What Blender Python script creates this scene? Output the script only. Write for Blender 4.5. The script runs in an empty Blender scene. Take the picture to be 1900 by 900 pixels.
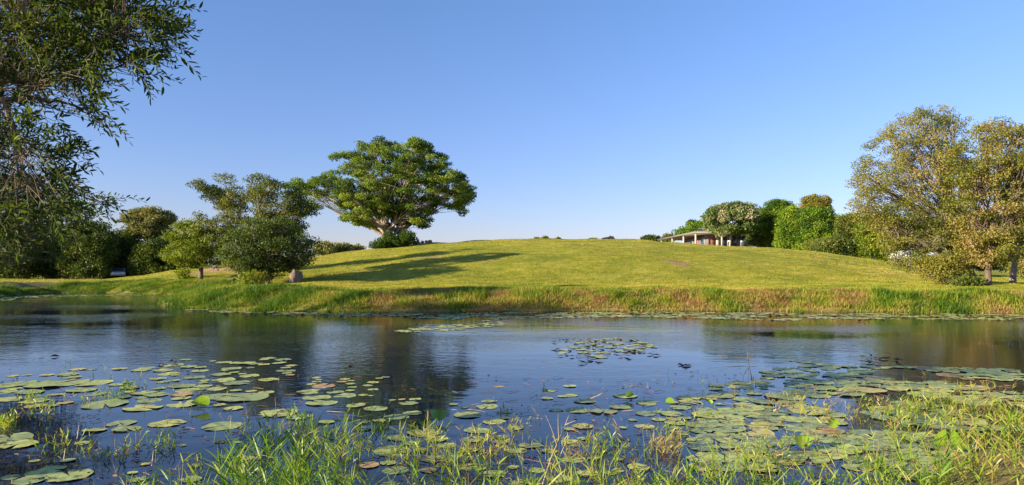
import bpy, math, random
import numpy as np
from mathutils import Vector

# ------------------------------------------------------------------ scene, camera, light
S = bpy.context.scene
C = S.collection
F = 1266.67      # focal length in photo pixels (1900 wide, 24 mm lens)
EYE = 1.7        # eye height above the pond
HOR = 500.0      # photo row of the horizon

cam = bpy.data.cameras.new('camera')
cam.lens = 24; cam.sensor_width = 36
cam.shift_y = 50.0/1900.0
cam.clip_start = 0.05; cam.clip_end = 5000
camo = bpy.data.objects.new('camera', cam)
camo.location = (0, 0, EYE); camo.rotation_euler = (math.radians(90), 0, 0)
C.objects.link(camo); S.camera = camo

SUN_EL = math.radians(14.5)
SDX, SDY = 0.89, 0.455                     # horizontal direction the light travels
w = bpy.data.worlds.new('World'); S.world = w; w.use_nodes = True
nt = w.node_tree; bg = nt.nodes['Background']
sky = nt.nodes.new('ShaderNodeTexSky'); sky.sky_type = 'NISHITA'; sky.sun_disc = False
sky.sun_elevation = SUN_EL
sky.sun_rotation = math.atan2(-SDX, -SDY)
sky.altitude = 0; sky.air_density = 1.0; sky.dust_density = 0.25; sky.ozone_density = 3.0
tcw = nt.nodes.new('ShaderNodeTexCoord'); spw = nt.nodes.new('ShaderNodeSeparateXYZ'); nt.links.new(tcw.outputs['Generated'], spw.inputs[0])
rw = nt.nodes.new('ShaderNodeValToRGB'); rw.color_ramp.elements[0].position = 0.03; rw.color_ramp.elements[0].color = (0.79, 0.70, 0.96, 1)
rw.color_ramp.elements[1].position = 0.42; rw.color_ramp.elements[1].color = (0.87, 0.955, 1.17, 1); nt.links.new(spw.outputs[2], rw.inputs[0])
mw = nt.nodes.new('ShaderNodeMix'); mw.data_type = 'RGBA'; mw.blend_type = 'MULTIPLY'; mw.inputs[0].default_value = 1
nt.links.new(sky.outputs[0], mw.inputs[6]); nt.links.new(rw.outputs[0], mw.inputs[7])
nt.links.new(mw.outputs[2], bg.inputs[0]); bg.inputs[1].default_value = 0.082
sl = bpy.data.lights.new('sun', 'SUN'); sl.energy = 5.0; sl.angle = math.radians(0.5)
sl.color = (1.0, 0.86, 0.62)
so = bpy.data.objects.new('sun', sl); C.objects.link(so)
so.rotation_euler = Vector((SDX, SDY, -math.tan(SUN_EL)*math.hypot(SDX, SDY))).to_track_quat('-Z', 'Y').to_euler()
S.view_settings.view_transform = 'Standard'; S.view_settings.look = 'None'
S.view_settings.gamma = 1; S.view_settings.use_curve_mapping = False
S.view_settings.exposure = 1.36
S.render.engine = 'CYCLES'
S.cycles.max_bounces = 6; S.cycles.transparent_max_bounces = 6

# ------------------------------------------------------------------ helpers
rng = np.random.default_rng(11)

def tag(o, label=None, cat=None, group=None, kind=None):
    if label: o['label'] = label
    if cat: o['category'] = cat
    if group: o['group'] = group
    if kind: o['kind'] = kind
    return o

def at(px, py, D):
    return np.array([(px-950)*D/F, D, EYE+(HOR-py)*D/F])

def on_water(px, py):
    D = EYE*F/(py-HOR)
    return np.array([(px-950)*D/F, D])

class MB:
    """collects polygons of equal or mixed size and links them as ONE mesh object"""
    def __init__(s):
        s.v = []; s.f = []; s.n = 0; s.a = []
    def add(s, V, Fc, val=0.5):
        V = np.asarray(V, float).reshape(-1, 3); Fc = np.asarray(Fc, int)
        s.v.append(V); s.f.append(Fc+s.n); s.n += len(V)
        val = np.asarray(val, float)
        s.a.append(np.full(len(Fc), float(val)) if val.ndim == 0 else val)
    def box(s, c, d, rz=0, val=0.5):
        c = np.asarray(c, float); d = np.asarray(d, float)/2
        V = np.array([[i, j, k] for i in (-1, 1) for j in (-1, 1) for k in (-1, 1)])*d
        ca, sa = math.cos(rz), math.sin(rz)
        V = np.stack([V[:, 0]*ca-V[:, 1]*sa, V[:, 0]*sa+V[:, 1]*ca, V[:, 2]], 1)+c
        s.add(V, [[0, 1, 3, 2], [4, 6, 7, 5], [0, 4, 5, 1], [2, 3, 7, 6], [0, 2, 6, 4], [1, 5, 7, 3]], val)
    def tube(s, P, R, k=6, val=0.5, cap=False):
        P = np.asarray(P, float); R = np.asarray(R, float); n = len(P)
        T = np.gradient(P, axis=0); T /= (np.linalg.norm(T, axis=1, keepdims=True)+1e-9)
        ref = np.array([0.31, 0.95, 0.05]) if abs(T[:, 2]).mean() > 0.5 else np.array([0, 0.1, 1.0])
        A = np.cross(T, ref); A /= (np.linalg.norm(A, axis=1, keepdims=True)+1e-9)
        B = np.cross(T, A)
        th = np.arange(k)*2*math.pi/k
        V = P[:, None, :]+R[:, None, None]*(A[:, None, :]*np.cos(th)[None, :, None]+B[:, None, :]*np.sin(th)[None, :, None])
        i = np.arange(n-1)[:, None]*k; j = np.arange(k)[None, :]; j2 = (j+1) % k
        Fc = np.stack([i+j, i+j2, i+k+j2, i+k+j], -1).reshape(-1, 4)
        s.add(V.reshape(-1, 3), Fc, val)
        if cap:
            m = s.n; s.v.append(np.array([P[-1]])); s.n += 1
            b = m-k
            tri = np.array([[b+q, b+(q+1) % k, m, m] for q in range(k)])
            s.f.append(tri); s.a.append(np.full(k, val))
    def build(s, name, mat, parent=None, loc=None, smooth=False):
        me = bpy.data.meshes.new(name)
        V = np.concatenate(s.v) if s.v else np.zeros((0, 3))
        if loc is not None: V = V-np.asarray(loc)
        fl = []; tot = []
        for Fc in s.f:
            if Fc.shape[1] == 4:
                deg = Fc[:, 3] == Fc[:, 2]
                if deg.any():
                    # triangles are stored as quads with the last vertex doubled
                    for row in Fc:
                        if row[3] == row[2]: fl.append(row[:3]); tot.append([3])
                        else: fl.append(row); tot.append([4])
                    continue
            fl.append(Fc.ravel()); tot.append(np.full(len(Fc), Fc.shape[1]))
        L = np.concatenate(fl).astype(np.int32); T = np.concatenate(tot).astype(np.int32)
        me.vertices.add(len(V)); me.vertices.foreach_set('co', V.astype(np.float32).ravel())
        me.loops.add(len(L)); me.loops.foreach_set('vertex_index', L)
        me.polygons.add(len(T))
        st = np.concatenate([[0], np.cumsum(T)[:-1]]).astype(np.int32)
        me.polygons.foreach_set('loop_start', st)
        me.update(calc_edges=True)
        me.validate()
        A = np.concatenate(s.a).astype(np.float32)
        if len(A) == len(me.polygons):
            at_ = me.attributes.new('v', 'FLOAT', 'FACE'); at_.data.foreach_set('value', A)
        if smooth: me.polygons.foreach_set('use_smooth', np.ones(len(me.polygons), bool))
        me.materials.append(mat)
        o = bpy.data.objects.new(name, me); C.objects.link(o)
        if parent is not None: o.parent = parent
        elif loc is not None: o.location = loc
        return o

def empty(name, loc, label, cat, group=None):
    o = bpy.data.objects.new(name, None); C.objects.link(o); o.location = loc
    o.empty_display_size = 0.3
    return tag(o, label, cat, group)

# ---- materials
def mat_new(name):
    m = bpy.data.materials.new(name); m.use_nodes = True
    n = m.node_tree; b = n.nodes['Principled BSDF']
    return m, n, b

def ramp(n, cols, src):
    r = n.nodes.new('ShaderNodeValToRGB'); e = r.color_ramp.elements
    e[0].position = cols[0][0]; e[0].color = (*cols[0][1], 1)
    e[1].position = cols[-1][0]; e[1].color = (*cols[-1][1], 1)
    for p, c in cols[1:-1]:
        x = e.new(p); x.color = (*c, 1)
    n.links.new(src, r.inputs[0]); return r.outputs[0]

def leaf_mat(name, cols, trans=0.35, rough=0.5, spec=0.3):
    m, n, b = mat_new(name)
    a = n.nodes.new('ShaderNodeAttribute'); a.attribute_name = 'v'
    k = len(cols)
    c = ramp(n, [(i/(k-1), q) for i, q in enumerate(cols)], a.outputs['Fac'])
    n.links.new(c, b.inputs['Base Color']); b.inputs['Roughness'].default_value = rough
    b.inputs['Specular IOR Level'].default_value = spec
    t = n.nodes.new('ShaderNodeBsdfTranslucent')
    mx = n.nodes.new('ShaderNodeMix'); mx.data_type = 'RGBA'; mx.blend_type = 'MULTIPLY'; mx.inputs[0].default_value = 1
    n.links.new(c, mx.inputs[6]); mx.inputs[7].default_value = (1.25, 1.2, 0.5, 1)
    n.links.new(mx.outputs[2], t.inputs[0])
    ms = n.nodes.new('ShaderNodeMixShader'); ms.inputs[0].default_value = trans
    n.links.new(b.outputs[0], ms.inputs[1]); n.links.new(t.outputs[0], ms.inputs[2])
    n.links.new(ms.outputs[0], n.nodes['Material Output'].inputs[0])
    return m

def noise_mat(name, c1, c2, scale=4, rough=0.8, bump=0.3, c3=None, metal=0, stretch=(1, 1, 1)):
    m, n, b = mat_new(name)
    tc = n.nodes.new('ShaderNodeTexCoord'); mp = n.nodes.new('ShaderNodeMapping')
    mp.inputs['Scale'].default_value = stretch
    n.links.new(tc.outputs['Object'], mp.inputs[0])
    z = n.nodes.new('ShaderNodeTexNoise'); z.inputs['Scale'].default_value = scale; z.inputs['Detail'].default_value = 6
    z.inputs['Roughness'].default_value = 0.65
    n.links.new(mp.outputs[0], z.inputs[0])
    cols = [(0.3, c1), (0.7, c2)] if c3 is None else [(0.28, c1), (0.5, c2), (0.72, c3)]
    n.links.new(ramp(n, cols, z.outputs[0]), b.inputs['Base Color'])
    b.inputs['Roughness'].default_value = rough; b.inputs['Metallic'].default_value = metal
    if bump:
        bp = n.nodes.new('ShaderNodeBump'); bp.inputs['Strength'].default_value = bump; bp.inputs['Distance'].default_value = 0.05
        n.links.new(z.outputs[0], bp.inputs['Height']); n.links.new(bp.outputs[0], b.inputs['Normal'])
    return m

def flat_mat(name, c, rough=0.5, metal=0, spec=0.5):
    return noise_mat(name, tuple(x*0.9 for x in c), tuple(min(1, x*1.08) for x in c), 3, rough, 0.05, metal=metal)

BARK_GREY = noise_mat('bark_grey', (0.16, 0.12, 0.085), (0.36, 0.30, 0.23), 5, 0.9, 0.8, stretch=(1, 1, 0.3))
BARK_PALE = noise_mat('bark_pale', (0.24, 0.19, 0.13), (0.50, 0.43, 0.33), 5, 0.9, 0.6, stretch=(1, 1, 0.3))
BARK_DARK = noise_mat('bark_dark', (0.07, 0.05, 0.035), (0.18, 0.13, 0.09), 6, 0.9, 0.8, stretch=(1, 1, 0.3))
BARK_PAPER = noise_mat('bark_papery', (0.12, 0.09, 0.07), (0.42, 0.34, 0.26), 7, 0.9, 0.9, stretch=(1, 1, 1.6))

# ---- cheap smooth 3D noise (sum of waves) for python-side variation
class Waves:
    def __init__(s, seed, scale, n=14):
        r = np.random.default_rng(seed)
        k = r.normal(size=(n, 3)); k /= np.linalg.norm(k, axis=1, keepdims=True)
        s.k = k*(r.uniform(0.5, 1.6, (n, 1)))*2*math.pi/scale; s.p = r.uniform(0, 2*math.pi, n)
    def __call__(s, P):
        return np.sin(P@s.k.T+s.p).sum(1)/math.sqrt(len(s.p)/2)   # about unit variance

# ------------------------------------------------------------------ terrain
def wp(px, py):
    return tuple(on_water(px, py))
POND = np.array([wp(1900, 582), wp(1700, 580), wp(1500, 578), wp(1300, 577), wp(1100, 577), wp(1000, 578), wp(900, 577), wp(800, 579),
    wp(700, 580), wp(620, 578), wp(560, 578), wp(480, 575.5), wp(400, 573), wp(345, 571), (-16.4, 32.2), (-18.6, 36.5), (-20.2, 41), (-21.5, 44.2),
    wp(300, 547), wp(240, 545.5), wp(200, 543), wp(100, 543.5), wp(30, 548), wp(-30, 555), (-27, 30), (-22, 20), (-16.5, 11), (-11, 6.3),
    (-7, 4.5), (-3, 4.25), (0, 4.15), (2.4, 4.4), (3.3, 5.3), (3.9, 6.1), (4.6, 6.4), (5.6, 6.0), (9, 5.6), (16, 6.2), (26, 9), (34, 16), (34, 23), (27, 26)])

def pond_sd(P):
    """signed distance to the shore: negative inside the pond"""
    x, y = P[:, 0], P[:, 1]
    d = np.full(len(P), 1e9); inside = np.zeros(len(P), bool)
    n = len(POND)
    for i in range(n):
        a = POND[i]; b = POND[(i+1) % n]; ab = b-a
        t = np.clip(((x-a[0])*ab[0]+(y-a[1])*ab[1])/(ab@ab), 0, 1)
        d = np.minimum(d, np.hypot(x-a[0]-t*ab[0], y-a[1]-t*ab[1]))
        c = (a[1] > y) != (b[1] > y)
        with np.errstate(divide='ignore', invalid='ignore'):
            xi = (b[0]-a[0])*(y-a[1])/(b[1]-a[1] if b[1] != a[1] else 1e-9)+a[0]
        inside ^= c & (x < xi)
    return np.where(inside, -d, d)

CREST = np.array([(-3000, 511), (-400, 511), (0, 512), (200, 512), (260, 508), (340, 500), (420, 497), (500, 488), (560, 480), (630, 470), (690, 462),
    (735, 458), (800, 453), (880, 446.5), (940, 444), (1000, 443), (1100, 443.5), (1200, 447), (1300, 454.5), (1400, 459), (1450, 461), (1500, 466),
    (1600, 480), (1650, 487), (1700, 498), (1750, 506), (1900, 511), (5000, 511)], float)
def ss(t):
    t = np.clip(t, 0, 1); return t*t*(3-2*t)
def hill_s(Y):
    t = np.clip((Y-41)/44, 0, 1)
    return (1-(1-t)**1.75)*(0.25+0.75*ss(t/0.22))*ss(t/0.08+0.0)
LAWN = 0.82
_Ys = np.linspace(44, 130, 200); _ss = hill_s(_Ys)
_T = np.linspace(-14, 70, 200)/F
_A = np.array([np.min((t*_Ys-(LAWN-EYE))/_ss) for t in _T])
w1 = Waves(3, 7.0); w2 = Waves(4, 2.2); w3 = Waves(5, 30)
def ground(P):
    P = np.asarray(P, float); x, y = P[:, 0], P[:, 1]
    sd = pond_sd(P)
    P3 = np.stack([x, y, 0*x], 1)
    px = 950+F*x/np.maximum(y, 30)
    cr = np.interp(px, CREST[:, 0], CREST[:, 1])
    A = np.interp((HOR-cr)/F, _T, _A)
    far = np.clip((y-150)/200, 0, 1)
    hill = A*hill_s(y)*(1-ss(far))
    near = ss((y-8)/12)
    lawn = 0.35+(LAWN-0.35)*near
    wid = 1.4+1.9*near
    sdn = sd+0.25*w2(P3)*near
    up = ss(sdn/wid); up = 0.72*np.clip(sdn/wid, 0, 1)**0.6+0.28*up
    h = np.where(sd > 0, lawn*up, -0.9*ss(-sd/4))
    h = h+np.where(sd > 0, ss(sd/4)*(0.05*w1(P3)*near+0.012*w2(P3)), 0)
    h = h+hill*ss(sd/6)+(0.09*w3(P3)+0.05*w1(P3*0.6))*hill_s(y)*np.minimum(1, hill/3)
    # low earth mound behind the lake trees, berm on the right
    h += 0.55*np.exp(-(((x+24.5)/3.6)**2+((y-59)/3.5)**2))
    return h
def gh(x, y):
    return float(ground([[x, y]])[0])

def axis(pts):
    out = [pts[0][0]]
    for (a, b, st) in pts:
        n = max(1, int(round((b-a)/st))); out += list(a+(b-a)*np.arange(1, n+1)/n)
    return np.array(out)
gx = axis([(-2500, -400, 300), (-400, -90, 12), (-90, -34, 1.2), (-34, 34, 0.3), (34, 90, 1.2), (90, 400, 12), (400, 2500, 300)])
gy = axis([(-60, -4, 2), (-4, 50, 0.3), (50, 100, 0.6), (100, 170, 3), (170, 600, 20), (600, 4000, 400)])
GX, GY = np.meshgrid(gx, gy, indexing='ij')
PP = np.stack([GX.ravel(), GY.ravel()], 1)
GZ = ground(PP)
nx, ny = len(gx), len(gy)
i = np.arange(nx-1)[:, None]*ny; j = np.arange(ny-1)[None, :]
quads = np.stack([i+j, i+ny+j, i+ny+j+1, i+j+1], -1).reshape(-1, 4)

# bare-earth patches where the photo shows them (real patches of soil)
def gpos(px, py):
    """world point where the photo ray meets the ground"""
    Y = np.arange(6, 110, 0.25); X = (px-950)*Y/F
    z = ground(np.stack([X, Y], 1)); zr = EYE+(HOR-py)*Y/F
    k = np.where(z >= zr)[0]
    k = k[0] if len(k) else -1
    return np.array([X[k], Y[k]])
dirt = np.zeros(len(PP)); dry = np.zeros(len(PP))
PP3 = np.stack([PP[:, 0], PP[:, 1], 0*PP[:, 0]], 1)
wn = Waves(9, 1.3)(PP3)
def spot(arr, c, rx, ry, a=1.0):
    e = ((PP[:, 0]-c[0])/rx)**2+((PP[:, 1]-c[1])/ry)**2
    arr[:] = np.maximum(arr, a*np.clip(1.35-e-0.28*wn, 0, 1))
spot(dirt, gpos(1256, 487), 0.9, 1.3, 0.8)
spot(dirt, gpos(800, 478), 1.0, 1.6, 0.6); spot(dirt, gpos(775, 478), 0.8, 1.2, 0.4)
spot(dirt, gpos(905, 484), 1.0, 1.0, 0.6)
for q in (690, 720, 750, 780): spot(dirt, (((q-950)*76/F), 76.5), 2.4, 2.4, 0.9)
spot(dirt, ((820-950)*79/F, 80), 2.2, 1.5, 0.8)
spot(dirt, (-24.5, 58), 3.6, 3.2, 1.0); spot(dirt, (-17, 43), 2.4, 1.0, 0.6)
spot(dirt, ((1360-950)*112/F, 112), 6, 4, 1.0); spot(dirt, (31, 87), 3, 2, .5)
sdp = pond_sd(PP)
bank = np.clip(1-(sdp-2.6)/1.6, 0, 1)*(sdp < 6)

tm = MB(); tm.add(np.stack([PP[:, 0], PP[:, 1], GZ], 1), quads)

def build_ground_mat():
    m, n, b = mat_new('lawn')
    N, L = n.nodes, n.links
    geo = N.new('ShaderNodeNewGeometry')
    def noise(sc, det=5, rough=0.6, stretch=None):
        z = N.new('ShaderNodeTexNoise'); z.inputs['Scale'].default_value = sc; z.inputs['Detail'].default_value = det
        z.inputs['Roughness'].default_value = rough
        if stretch:
            mp = N.new('ShaderNodeMapping'); mp.inputs['Scale'].default_value = stretch
            L.new(geo.outputs['Position'], mp.inputs[0]); L.new(mp.outputs[0], z.inputs[0])
        else: L.new(geo.outputs['Position'], z.inputs[0])
        return z.outputs[0]
    def mix(f, a, c, mode='MIX'):
        x = N.new('ShaderNodeMix'); x.data_type = 'RGBA'; x.blend_type = mode
        if isinstance(f, float): x.inputs[0].default_value = f
        else: L.new(f, x.inputs[0])
        for s_, q in ((6, a), (7, c)):
            if isinstance(q, tuple): x.inputs[s_].default_value = (*q, 1)
            else: L.new(q, x.inputs[s_])
        return x.outputs[2]
    big = noise(0.22, 4, 0.6, (1, 1.7, 1)); mid = noise(1.6, 6, 0.7, (1, 1.4, 1)); fine = noise(14, 4, 0.7)
    g = ramp(n, [(0.36, (0.17, 0.21, 0.022)), (0.5, (0.29, 0.285, 0.032)), (0.64, (0.43, 0.36, 0.06))], big)
    g2 = ramp(n, [(0.36, (0.13, 0.17, 0.018)), (0.5, (0.28, 0.28, 0.032)), (0.66, (0.50, 0.39, 0.10))], mid)
    g = mix(0.55, g, g2)
    f2 = ramp(n, [(0.3, (0.62, 0.66, 0.55)), (0.7, (1.25, 1.2, 1.15))], fine)
    g = mix(1.0, g, f2, 'MULTIPLY')
    def attr(nm):
        a = N.new('ShaderNodeAttribute'); a.attribute_name = nm; return a.outputs['Fac']
    soil = ramp(n, [(0.3, (0.20, 0.11, 0.055)), (0.7, (0.46, 0.30, 0.17))], mid)
    g = mix(attr('dirt'), g, soil)
    bk = ramp(n, [(0.35, (0.12, 0.14, 0.03)), (0.65, (0.30, 0.20, 0.08))], mid)
    g = mix(attr('bank'), g, bk)
    L.new(g, b.inputs['Base Color']); b.inputs['Roughness'].default_value = 0.95
    b.inputs['Specular IOR Level'].default_value = 0.1
    bp = N.new('ShaderNodeBump'); bp.inputs['Strength'].default_value = 0.7; bp.inputs['Distance'].default_value = 0.08
    L.new(mid, bp.inputs['Height'])
    b2 = N.new('ShaderNodeBump'); b2.inputs['Strength'].default_value = 0.6; b2.inputs['Distance'].default_value = 0.03
    L.new(fine, b2.inputs['Height']); L.new(bp.outputs[0], b2.inputs['Normal']); L.new(b2.outputs[0], b.inputs['Normal'])
    return m
go = tm.build('ground', build_ground_mat(), smooth=True)
for nm, arr in (('dirt', dirt), ('bank', bank)):
    a = go.data.attributes.new(nm, 'FLOAT', 'POINT'); a.data.foreach_set('value', arr.astype(np.float32))
tag(go, kind='structure')

# far wooded ridge
rm = MB()
rx = np.linspace(-700, 1600, 160)
top = 26+14*np.sin(rx/170+0.6)+6*np.sin(rx/61)+2*np.sin(rx/17)+50*ss((rx-300)/280)*(1-0.35*ss((rx-700)/500))
top = np.where(rx < 250, top*0.32, top)
rows = []
for k, (yy, f_) in enumerate([(700, 0.0), (760, 0.55), (850, 1.0), (1000, 0.9), (1200, 0.2)]):
    rows.append(np.stack([rx, np.full_like(rx, yy)+20*np.sin(rx/90), top*f_], 1))
R_ = np.stack(rows, 0); a_, b_ = R_.shape[:2]
ii = np.arange(a_-1)[:, None]*b_; jj = np.arange(b_-1)[None, :]
rm.add(R_.reshape(-1, 3), np.stack([ii+jj, ii+jj+1, ii+b_+jj+1, ii+b_+jj], -1).reshape(-1, 4))
ridge_m = noise_mat('wooded_ridge', (0.05, 0.075, 0.06), (0.11, 0.13, 0.085), 0.06, 0.95, 1.0)
tag(rm.build('hills', ridge_m, smooth=True), kind='structure')

# ------------------------------------------------------------------ water
def water_mat():
    m, n, b = mat_new('pond_water'); N, L = n.nodes, n.links
    b.inputs['Base Color'].default_value = (0.008, 0.014, 0.030, 1)
    b.inputs['Roughness'].default_value = 0.035; b.inputs['IOR'].default_value = 1.333
    geo = N.new('ShaderNodeNewGeometry')
    def noise(sc, det, stretch=(1, 1, 1), rough=0.5):
        z = N.new('ShaderNodeTexNoise'); z.inputs['Scale'].default_value = sc; z.inputs['Detail'].default_value = det
        z.inputs['Roughness'].default_value = rough
        mp = N.new('ShaderNodeMapping'); mp.inputs['Scale'].default_value = stretch; mp.inputs['Rotation'].default_value = (0, 0, 0.25)
        L.new(geo.outputs['Position'], mp.inputs[0]); L.new(mp.outputs[0], z.inputs[0]); return z.outputs[0]
    big = noise(0.13, 3, (1, 1.8, 1)); rip = noise(6.5, 3, (0.8, 1.15, 1)); swell = noise(1.3, 2, (0.7, 1.3, 1))
    mask = N.new('ShaderNodeMapRange'); mask.inputs[1].default_value = 0.40; mask.inputs[2].default_value = 0.62
    mask.inputs[3].default_value = 0.12; mask.inputs[4].default_value = 1.0
    L.new(big, mask.inputs[0])
    # the surface lies calm close to the near shore, among the lily pads
    sep = N.new('ShaderNodeSeparateXYZ'); L.new(geo.outputs['Position'], sep.inputs[0])
    cal = N.new('ShaderNodeMapRange'); cal.inputs[1].default_value = 8.0; cal.inputs[2].default_value = 15.0
    cal.inputs[3].default_value = 0.10; cal.inputs[4].default_value = 1.0; L.new(sep.outputs[1], cal.inputs[0])
    mm = N.new('ShaderNodeMath'); mm.operation = 'MULTIPLY'; L.new(mask.outputs[0], mm.inputs[0]); L.new(cal.outputs[0], mm.inputs[1])
    b1 = N.new('ShaderNodeBump'); b1.inputs['Distance'].default_value = 0.011
    L.new(mm.outputs[0], b1.inputs['Strength']); L.new(rip, b1.inputs['Height'])
    b2 = N.new('ShaderNodeBump'); b2.inputs['Distance'].default_value = 0.006; b2.inputs['Strength'].default_value = 0.8
    L.new(swell, b2.inputs['Height']); L.new(b1.outputs[0], b2.inputs['Normal']); L.new(b2.outputs[0], b.inputs['Normal'])
    return m
wm = MB()
wm.add([(-60, 0, 0), (60, 0, 0), (60, 70, 0), (-60, 70, 0)], [[0, 1, 2, 3]])
tag(wm.build('water', water_mat()), kind='structure')

# ------------------------------------------------------------------ trees
def poly_dist(P, Q):
    """distance of 2D points P to polygon Q, positive inside"""
    x, y = P[:, 0], P[:, 1]; d = np.full(len(P), 1e9); ins = np.zeros(len(P), bool); n = len(Q)
    for i in range(n):
        a = Q[i]; b = Q[(i+1) % n]; ab = b-a
        t = np.clip(((x-a[0])*ab[0]+(y-a[1])*ab[1])/(ab@ab+1e-9), 0, 1)
        d = np.minimum(d, np.hypot(x-a[0]-t*ab[0], y-a[1]-t*ab[1]))
        c = (a[1] > y) != (b[1] > y)
        xi = (b[0]-a[0])*(y-a[1])/((b[1]-a[1]) if b[1] != a[1] else 1e-9)+a[0]
        ins ^= c & (x < xi)
    return np.where(ins, d, -d)

def leaves(mb, Cn, Dr, Nm, Ln, Wd, val, fold=0.0):
    """lens shaped leaves: centre base, direction, normal, length, width"""
    Dr = Dr/(np.linalg.norm(Dr, axis=1, keepdims=True)+1e-9)
    Sd = np.cross(Dr, Nm); Sd /= (np.linalg.norm(Sd, axis=1, keepdims=True)+1e-9)
    Up = np.cross(Sd, Dr)
    Ln = Ln[:, None]; Wd = Wd[:, None]
    n = len(Cn)
    V = np.stack([Cn, Cn+Dr*Ln*0.45+Sd*Wd*0.5+Up*Wd*fold, Cn+Dr*Ln, Cn+Dr*Ln*0.45-Sd*Wd*0.5+Up*Wd*fold], 1).reshape(-1, 3)
    Fc = np.arange(n*4).reshape(n, 4)
    mb.add(V, Fc, val)

def kmeans(P, k, r, it=6):
    c = P[r.choice(len(P), k, replace=False)]
    for _ in range(it):
        lab = np.argmin(((P[:, None]-c[None])**2).sum(2), 1)
        for q in range(k):
            if (lab == q).any(): c[q] = P[lab == q].mean(0)
    return c, lab

def curve(a, b, r, sag=0.0, wob=0.06, n=7, lift=0.2):
    t = np.linspace(0, 1, n)[:, None]; a = np.asarray(a); b = np.asarray(b)
    L = np.linalg.norm(b-a)
    m = (a+b)/2+np.array([0, 0, lift*L])+r.normal(size=3)*wob*L
    P = (1-t)**2*a+2*t*(1-t)*m+t*t*b
    P[1:-1] += r.normal(size=(n-2, 3))*wob*L*0.15
    P[:, 2] -= sag*L*t[:, 0]**2
    return P

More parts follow.
